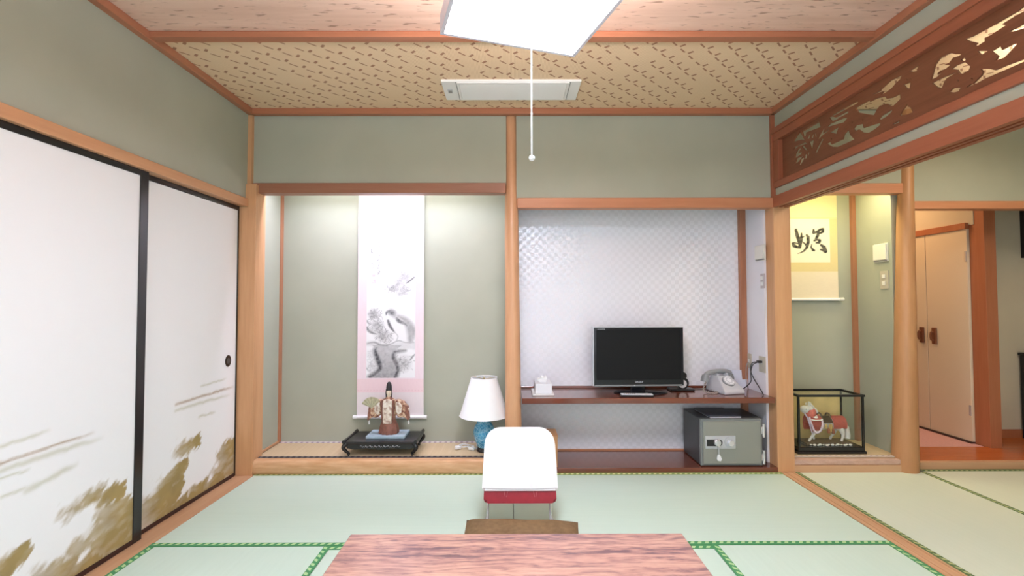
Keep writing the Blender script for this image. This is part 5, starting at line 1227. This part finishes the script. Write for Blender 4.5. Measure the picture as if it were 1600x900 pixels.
def shell(bm, x0, x1, zc, ry, rz, a0, a1, nx=8, na=14, flare=0.0):
    g = [[bm.verts.new(H(x0 + (x1 - x0) * i / nx, (ry + flare * abs(math.sin(a))) * math.sin(a), zc + rz * math.cos(a))) for a in [a0 + (a1 - a0) * j / na for j in range(na + 1)]] for i in range(nx + 1)]
    for i in range(nx):
        for j in range(na): bm.faces.new((g[i][j], g[i + 1][j], g[i + 1][j + 1], g[i][j + 1]))
shell(b, 0.030, 0.128, 0.122, 0.050, 0.056, -2.05, 2.05); bmesh.ops.solidify(b, geom=b.faces[:], thickness=0.003); obj('rump_cloth', b, M['coral'], t, smooth=True)
b = BM(); shell(b, -0.130, -0.045, 0.122, 0.049, 0.066, -2.4, 2.4); bmesh.ops.solidify(b, geom=b.faces[:], thickness=0.003); obj('chest_cloth', b, M['coral'], t, smooth=True)
b = BM(); ball(b, H(-0.101, 0, 0.196), 0.037, 1.0, 0.95, 1.25); obj('neck_cloth', b, M['coral'], t, smooth=True)
b = BM(); ball(b, H(-0.142, 0, 0.224), 0.029, 1.15, 0.85, 0.95); obj('face_hood', b, M['horse_white'], t, smooth=True)
b = BM()
for k in range(7):
    x, z = -0.112 + k * 0.0095, 0.268 - k * 0.0105 + 0.004 * (k % 2); ball(b, H(x, 0, z), 0.0105, 0.9, 0.7, 1.2, 8)
obj('mane', b, M['horse_white'], t, smooth=True)
for sy_ in (-1, 1):
    b = BM(); lathe(b, [(0.006, 0.0), (0.006, 0.008), (0.001, 0.018)], H(-0.124, sy_ * 0.013, 0.254), 8); obj('ear', b, M['horse_white'], t, smooth=True)
    b = BM(); ball(b, H(-0.147, sy_ * 0.0235, 0.230), 0.0035, n=8); obj('eye', b, M['eye'], t, smooth=True)
hp('tail', [(0.124, 0, 0.135), (0.142, 0, 0.130), (0.152, 0, 0.095), (0.160, 0, 0.045), (0.158, 0, 0.018)], [0.010] * 4 + [0.014] * 4 + [0.019] * 4 + [0.020] * 5, M['horse_white'], 10)
b = BM(); shell(b, -0.040, 0.028, 0.122, 0.047, 0.056, -1.3, 1.3); bmesh.ops.solidify(b, geom=b.faces[:], thickness=0.006); obj('saddle', b, M['saddle'], t, smooth=True)
for x, h in ((-0.040, 0.198), (0.022, 0.196)):
    b = BM(); tube(b, smooth_path([H(x, -0.030, 0.165), H(x, -0.018, h - 0.006), H(x, 0, h), H(x, 0.018, h - 0.006), H(x, 0.030, 0.165)], 4), 0.006, 8); obj('saddle_arch', b, M['saddle'], t, smooth=True)
hp('chest_rope', [(-0.130, -0.030, 0.175), (-0.126, -0.046, 0.130), (-0.105, -0.056, 0.075), (-0.072, -0.058, 0.085), (-0.052, -0.055, 0.130), (-0.052, -0.046, 0.168)], 0.007, M['mauve_rope'])
hp('chest_strap', [(-0.135, -0.020, 0.160), (-0.100, -0.052, 0.158), (-0.050, -0.052, 0.160)], 0.004, M['horse_white'])
hp('bridle_rope', [(-0.158, -0.017, 0.205), (-0.140, -0.030, 0.165), (-0.130, -0.040, 0.110), (-0.118, -0.044, 0.060)], 0.0045, M['mauve_rope'])
for k, (x, z) in enumerate(((-0.030, 0.120), (-0.012, 0.090), (0.006, 0.118), (0.020, 0.085))):
    b = BM(); lathe(b, [(0.004, 0.030), (0.008, 0.022), (0.011, 0.0), (0.009, -0.004)], H(x, -0.058, z - 0.015), 10); obj('tassel', b, M['rust_tassel'] if k % 2 else M['gold_tassel'], t, smooth=True)
b = BM(); bx(b, HX - 0.010, HX + 0.010, HY - 0.062, HY - 0.052, HZ + 0.075, HZ + 0.130); obj('stirrup_leather', b, M['gold_tassel'], t, bevel=0.003)
b = BM()
pts = [(HX - 0.165 + 0.33 * (k / 15), HY - 0.050 + 0.006 * math.sin(k * 2.3)) for k in range(16)]
prism(b, pts + [(HX + 0.170, HY + 0.055), (HX - 0.170, HY + 0.055)], 'Z', GZ0 + 0.0445, HZ - 0.0005); obj('plinth', b, M['saddle'], t)
b = BM()
for k in range(14): ball(b, (HX - 0.14 + k * 0.021, HY - 0.061 - 0.006 * (k % 3), GZ0 + 0.050), 0.006 + 0.003 * (k % 2), 1.4, 0.9, 0.8, 6)
o = obj('pebble_trim', b, M['horse_white'], t, smooth=True); o['kind'] = 'stuff'

# ================================================================== FLOOR CHAIR, CUSHION, TABLE
CXC = 0.046
t = thing('floor_chair', (CXC, -0.86, 0.0), 'legless floor chair with a white cover over its red back behind the table', 'chair')
tilt = Matrix.Translation((CXC, -0.735, 0.118)) @ Matrix.Rotation(math.radians(-15), 4, 'X')
def pad_outline(w, h, r_top, r_bot, n=8, taper=0.0):
    pts = []
    for cx, cz, a0, r in ((w / 2 - r_bot, r_bot, -90, r_bot), (w / 2 - taper - r_top, h - r_top, 0, r_top), (-w / 2 + taper + r_top, h - r_top, 90, r_top), (-w / 2 + r_bot, r_bot, 180, r_bot)):
        for k in range(n + 1):
            a = math.radians(a0 + 90 * k / n); pts.append((cx + r * math.cos(a), cz + r * math.sin(a)))
    return pts
def pad(name, w, h, rt, rb, y0, y1, z0, mat, puff, taper=0.0, bev=0.012):
    b = BM(); prism(b, [(x, z + z0) for x, z in pad_outline(w, h, rt, rb, 8, taper)], 'Y', y0, y1)
    bmesh.ops.bevel(b, geom=[e for e in b.edges if abs(e.verts[0].co.y - e.verts[1].co.y) < 1e-6], offset=bev, segments=3, affect='EDGES', clamp_overlap=True)
    return obj(name, b, mat, t, xf=tilt, smooth=True)
pad('back_cushion', 0.372, 0.335, 0.075, 0.020, -0.026, 0.024, 0.0, M['red_vinyl'], 0, 0.006)
pad('back_cover', 0.390, 0.312, 0.085, 0.012, -0.034, 0.032, 0.060, M['cloth_white'], 0, 0.010, 0.016)
b = BM(); tube(b, [(-0.190, -0.0352, 0.073), (-0.10, -0.0352, 0.070), (0.0, -0.0352, 0.069), (0.10, -0.0352, 0.070), (0.190, -0.0352, 0.073)], 0.0016, 6); obj('cover_hem', b, M['cloth_fold'], t, xf=tilt)
b = BM()
for x in (-0.072, 0.078):
    for s_ in (-1, 1): tube(b, [(x + s_ * 0.010, -0.0268, 0.058), (x + s_ * 0.003, -0.0268, 0.030)], 0.0010, 5)
obj('stitching', b, M['stitch'], t, xf=tilt)
for x in (CXC - 0.165, CXC + 0.155):
    b = BM(); tube(b, smooth_path([(x, -0.715, 0.20), (x, -0.735, 0.115), (x, -0.742, 0.050), (x, -0.775, 0.018), (x, -0.90, 0.014), (x, -1.12, 0.014)], 5), 0.006, 8); obj('frame_tube', b, M['chrome'], t, smooth=True)
    b = BM(); tube(b, [(x + (-0.020 if x < CXC else 0.020), -0.742, 0.014), (x + (-0.010 if x < CXC else 0.010), -0.738, 0.034), (x, -0.738, 0.055)], 0.007, 8); obj('hinge_bracket', b, M['chrome'], t, smooth=True)
b = BM(); bx(b, CXC - 0.185, CXC + 0.185, -1.18, -0.80, 0.012, 0.034); obj('seat', b, M['red_vinyl'], t, bevel=0.008)

# brown zabuton cushion
t = None
b = BM(); n = 26; W_, D_ = 0.555, 0.56
top, bot = [], []
for j in range(n + 1):
    ra, rb_ = [], []
    for i in range(n + 1):
        u, v = 2 * i / n - 1, 2 * j / n - 1
        pinch = 1 - 0.045 * (1 - u * u) * abs(v) ** 3 ; pinch2 = 1 - 0.045 * (1 - v * v) * abs(u) ** 3
        x, y = u * W_ / 2 * pinch2, v * D_ / 2 * pinch
        h = (max(0.0, (1 - u ** 4)) * max(0.0, (1 - v ** 4))) ** 0.42
        wr = 0.0025 * math.sin(9 * u + 4 * v) * h
        ra.append(b.verts.new((x, y, 0.022 + 0.040 * h + wr))); rb_.append(b.verts.new((x, y, 0.022 - 0.020 * h)) if 0 < i < n and 0 < j < n else ra[-1])
    top.append(ra); bot.append(rb_)
for j in range(n):
    for i in range(n):
        b.faces.new((top[j][i], top[j][i + 1], top[j + 1][i + 1], top[j + 1][i]))
        q = [bot[j][i], bot[j + 1][i], bot[j + 1][i + 1], bot[j][i + 1]]
        b.faces.new(q)
zb = obj('floor_cushion', b, M['zabuton'], None, smooth=True, xf=Matrix.Translation((0.040, -1.085, 0.034)) @ Matrix.Rotation(math.radians(-3), 4, 'Z'))
tag(zb, 'flat brown square floor cushion on the chair seat behind the table', 'cushion')
centre_origin(zb)

# low table
TBX0, TBX1, TBY0, TBY1, TBZ = -0.568, 0.605, -2.32, -1.487, 0.330
t = thing('low_table', ((TBX0 + TBX1) / 2, (TBY0 + TBY1) / 2, 0.0), 'low table with a pinkish rosewood grained top in the foreground', 'table')
b = BM(); bx(b, TBX0, TBX1, TBY0, TBY1, TBZ - 0.034, TBZ); obj('tabletop', b, M['table'], t, bevel=0.004)
b = BM()
for a in ((TBX0 + 0.05, TBX1 - 0.05, TBY0 + 0.05, TBY0 + 0.07), (TBX0 + 0.05, TBX1 - 0.05, TBY1 - 0.07, TBY1 - 0.05), (TBX0 + 0.05, TBX0 + 0.07, TBY0 + 0.07, TBY1 - 0.07), (TBX1 - 0.07, TBX1 - 0.05, TBY0 + 0.07, TBY1 - 0.07)):
    bx(b, a[0], a[1], a[2], a[3], TBZ - 0.085, TBZ - 0.034)
obj('apron', b, M['handle'], t)
for x in (TBX0 + 0.05, TBX1 - 0.115):
    for y in (TBY0 + 0.05, TBY1 - 0.115):
        b = BM(); bx(b, x, x + 0.065, y, y + 0.065, 0.0027, TBZ - 0.034); obj('leg', b, M['handle'], t, bevel=0.004)

# dark stand at the far end of the hall
t = thing('hall_stand', (4.25, 0.50, 0.05), 'dark wooden stand at the hallway end by the right picture edge', 'stand')
pbox('top', 4.09, 4.45, 0.44, 0.60, 0.715, 0.735, M['black_lacquer'], t, bevel=0.003)
pbox('side_panel', 4.105, 4.13, 0.45, 0.595, 0.051, 0.715, M['black_lacquer'], t)
pbox('side_panel', 4.41, 4.435, 0.45, 0.595, 0.051, 0.715, M['black_lacquer'], t)
pbox('back_panel', 4.13, 4.41, 0.58, 0.595, 0.051, 0.715, M['black_lacquer'], t)
pbox('shelf', 4.13, 4.41, 0.455, 0.58, 0.16, 0.18, M['black_lacquer'], t)
b = BM(); ball(b, (4.097, 0.47, 0.17), 0.035, 0.6, 1, 1.2); obj('ornament_knob', b, M['safe_side'], t, smooth=True)
b = BM(); bx(b, 4.15, 4.45, 0.585, 0.62, 0.80, 2.10); sbox('trim_28', 4.165, 4.22, 0.58, 0.619, 1.50, 2.10, M['black_lacquer'], 0.003); b.free()
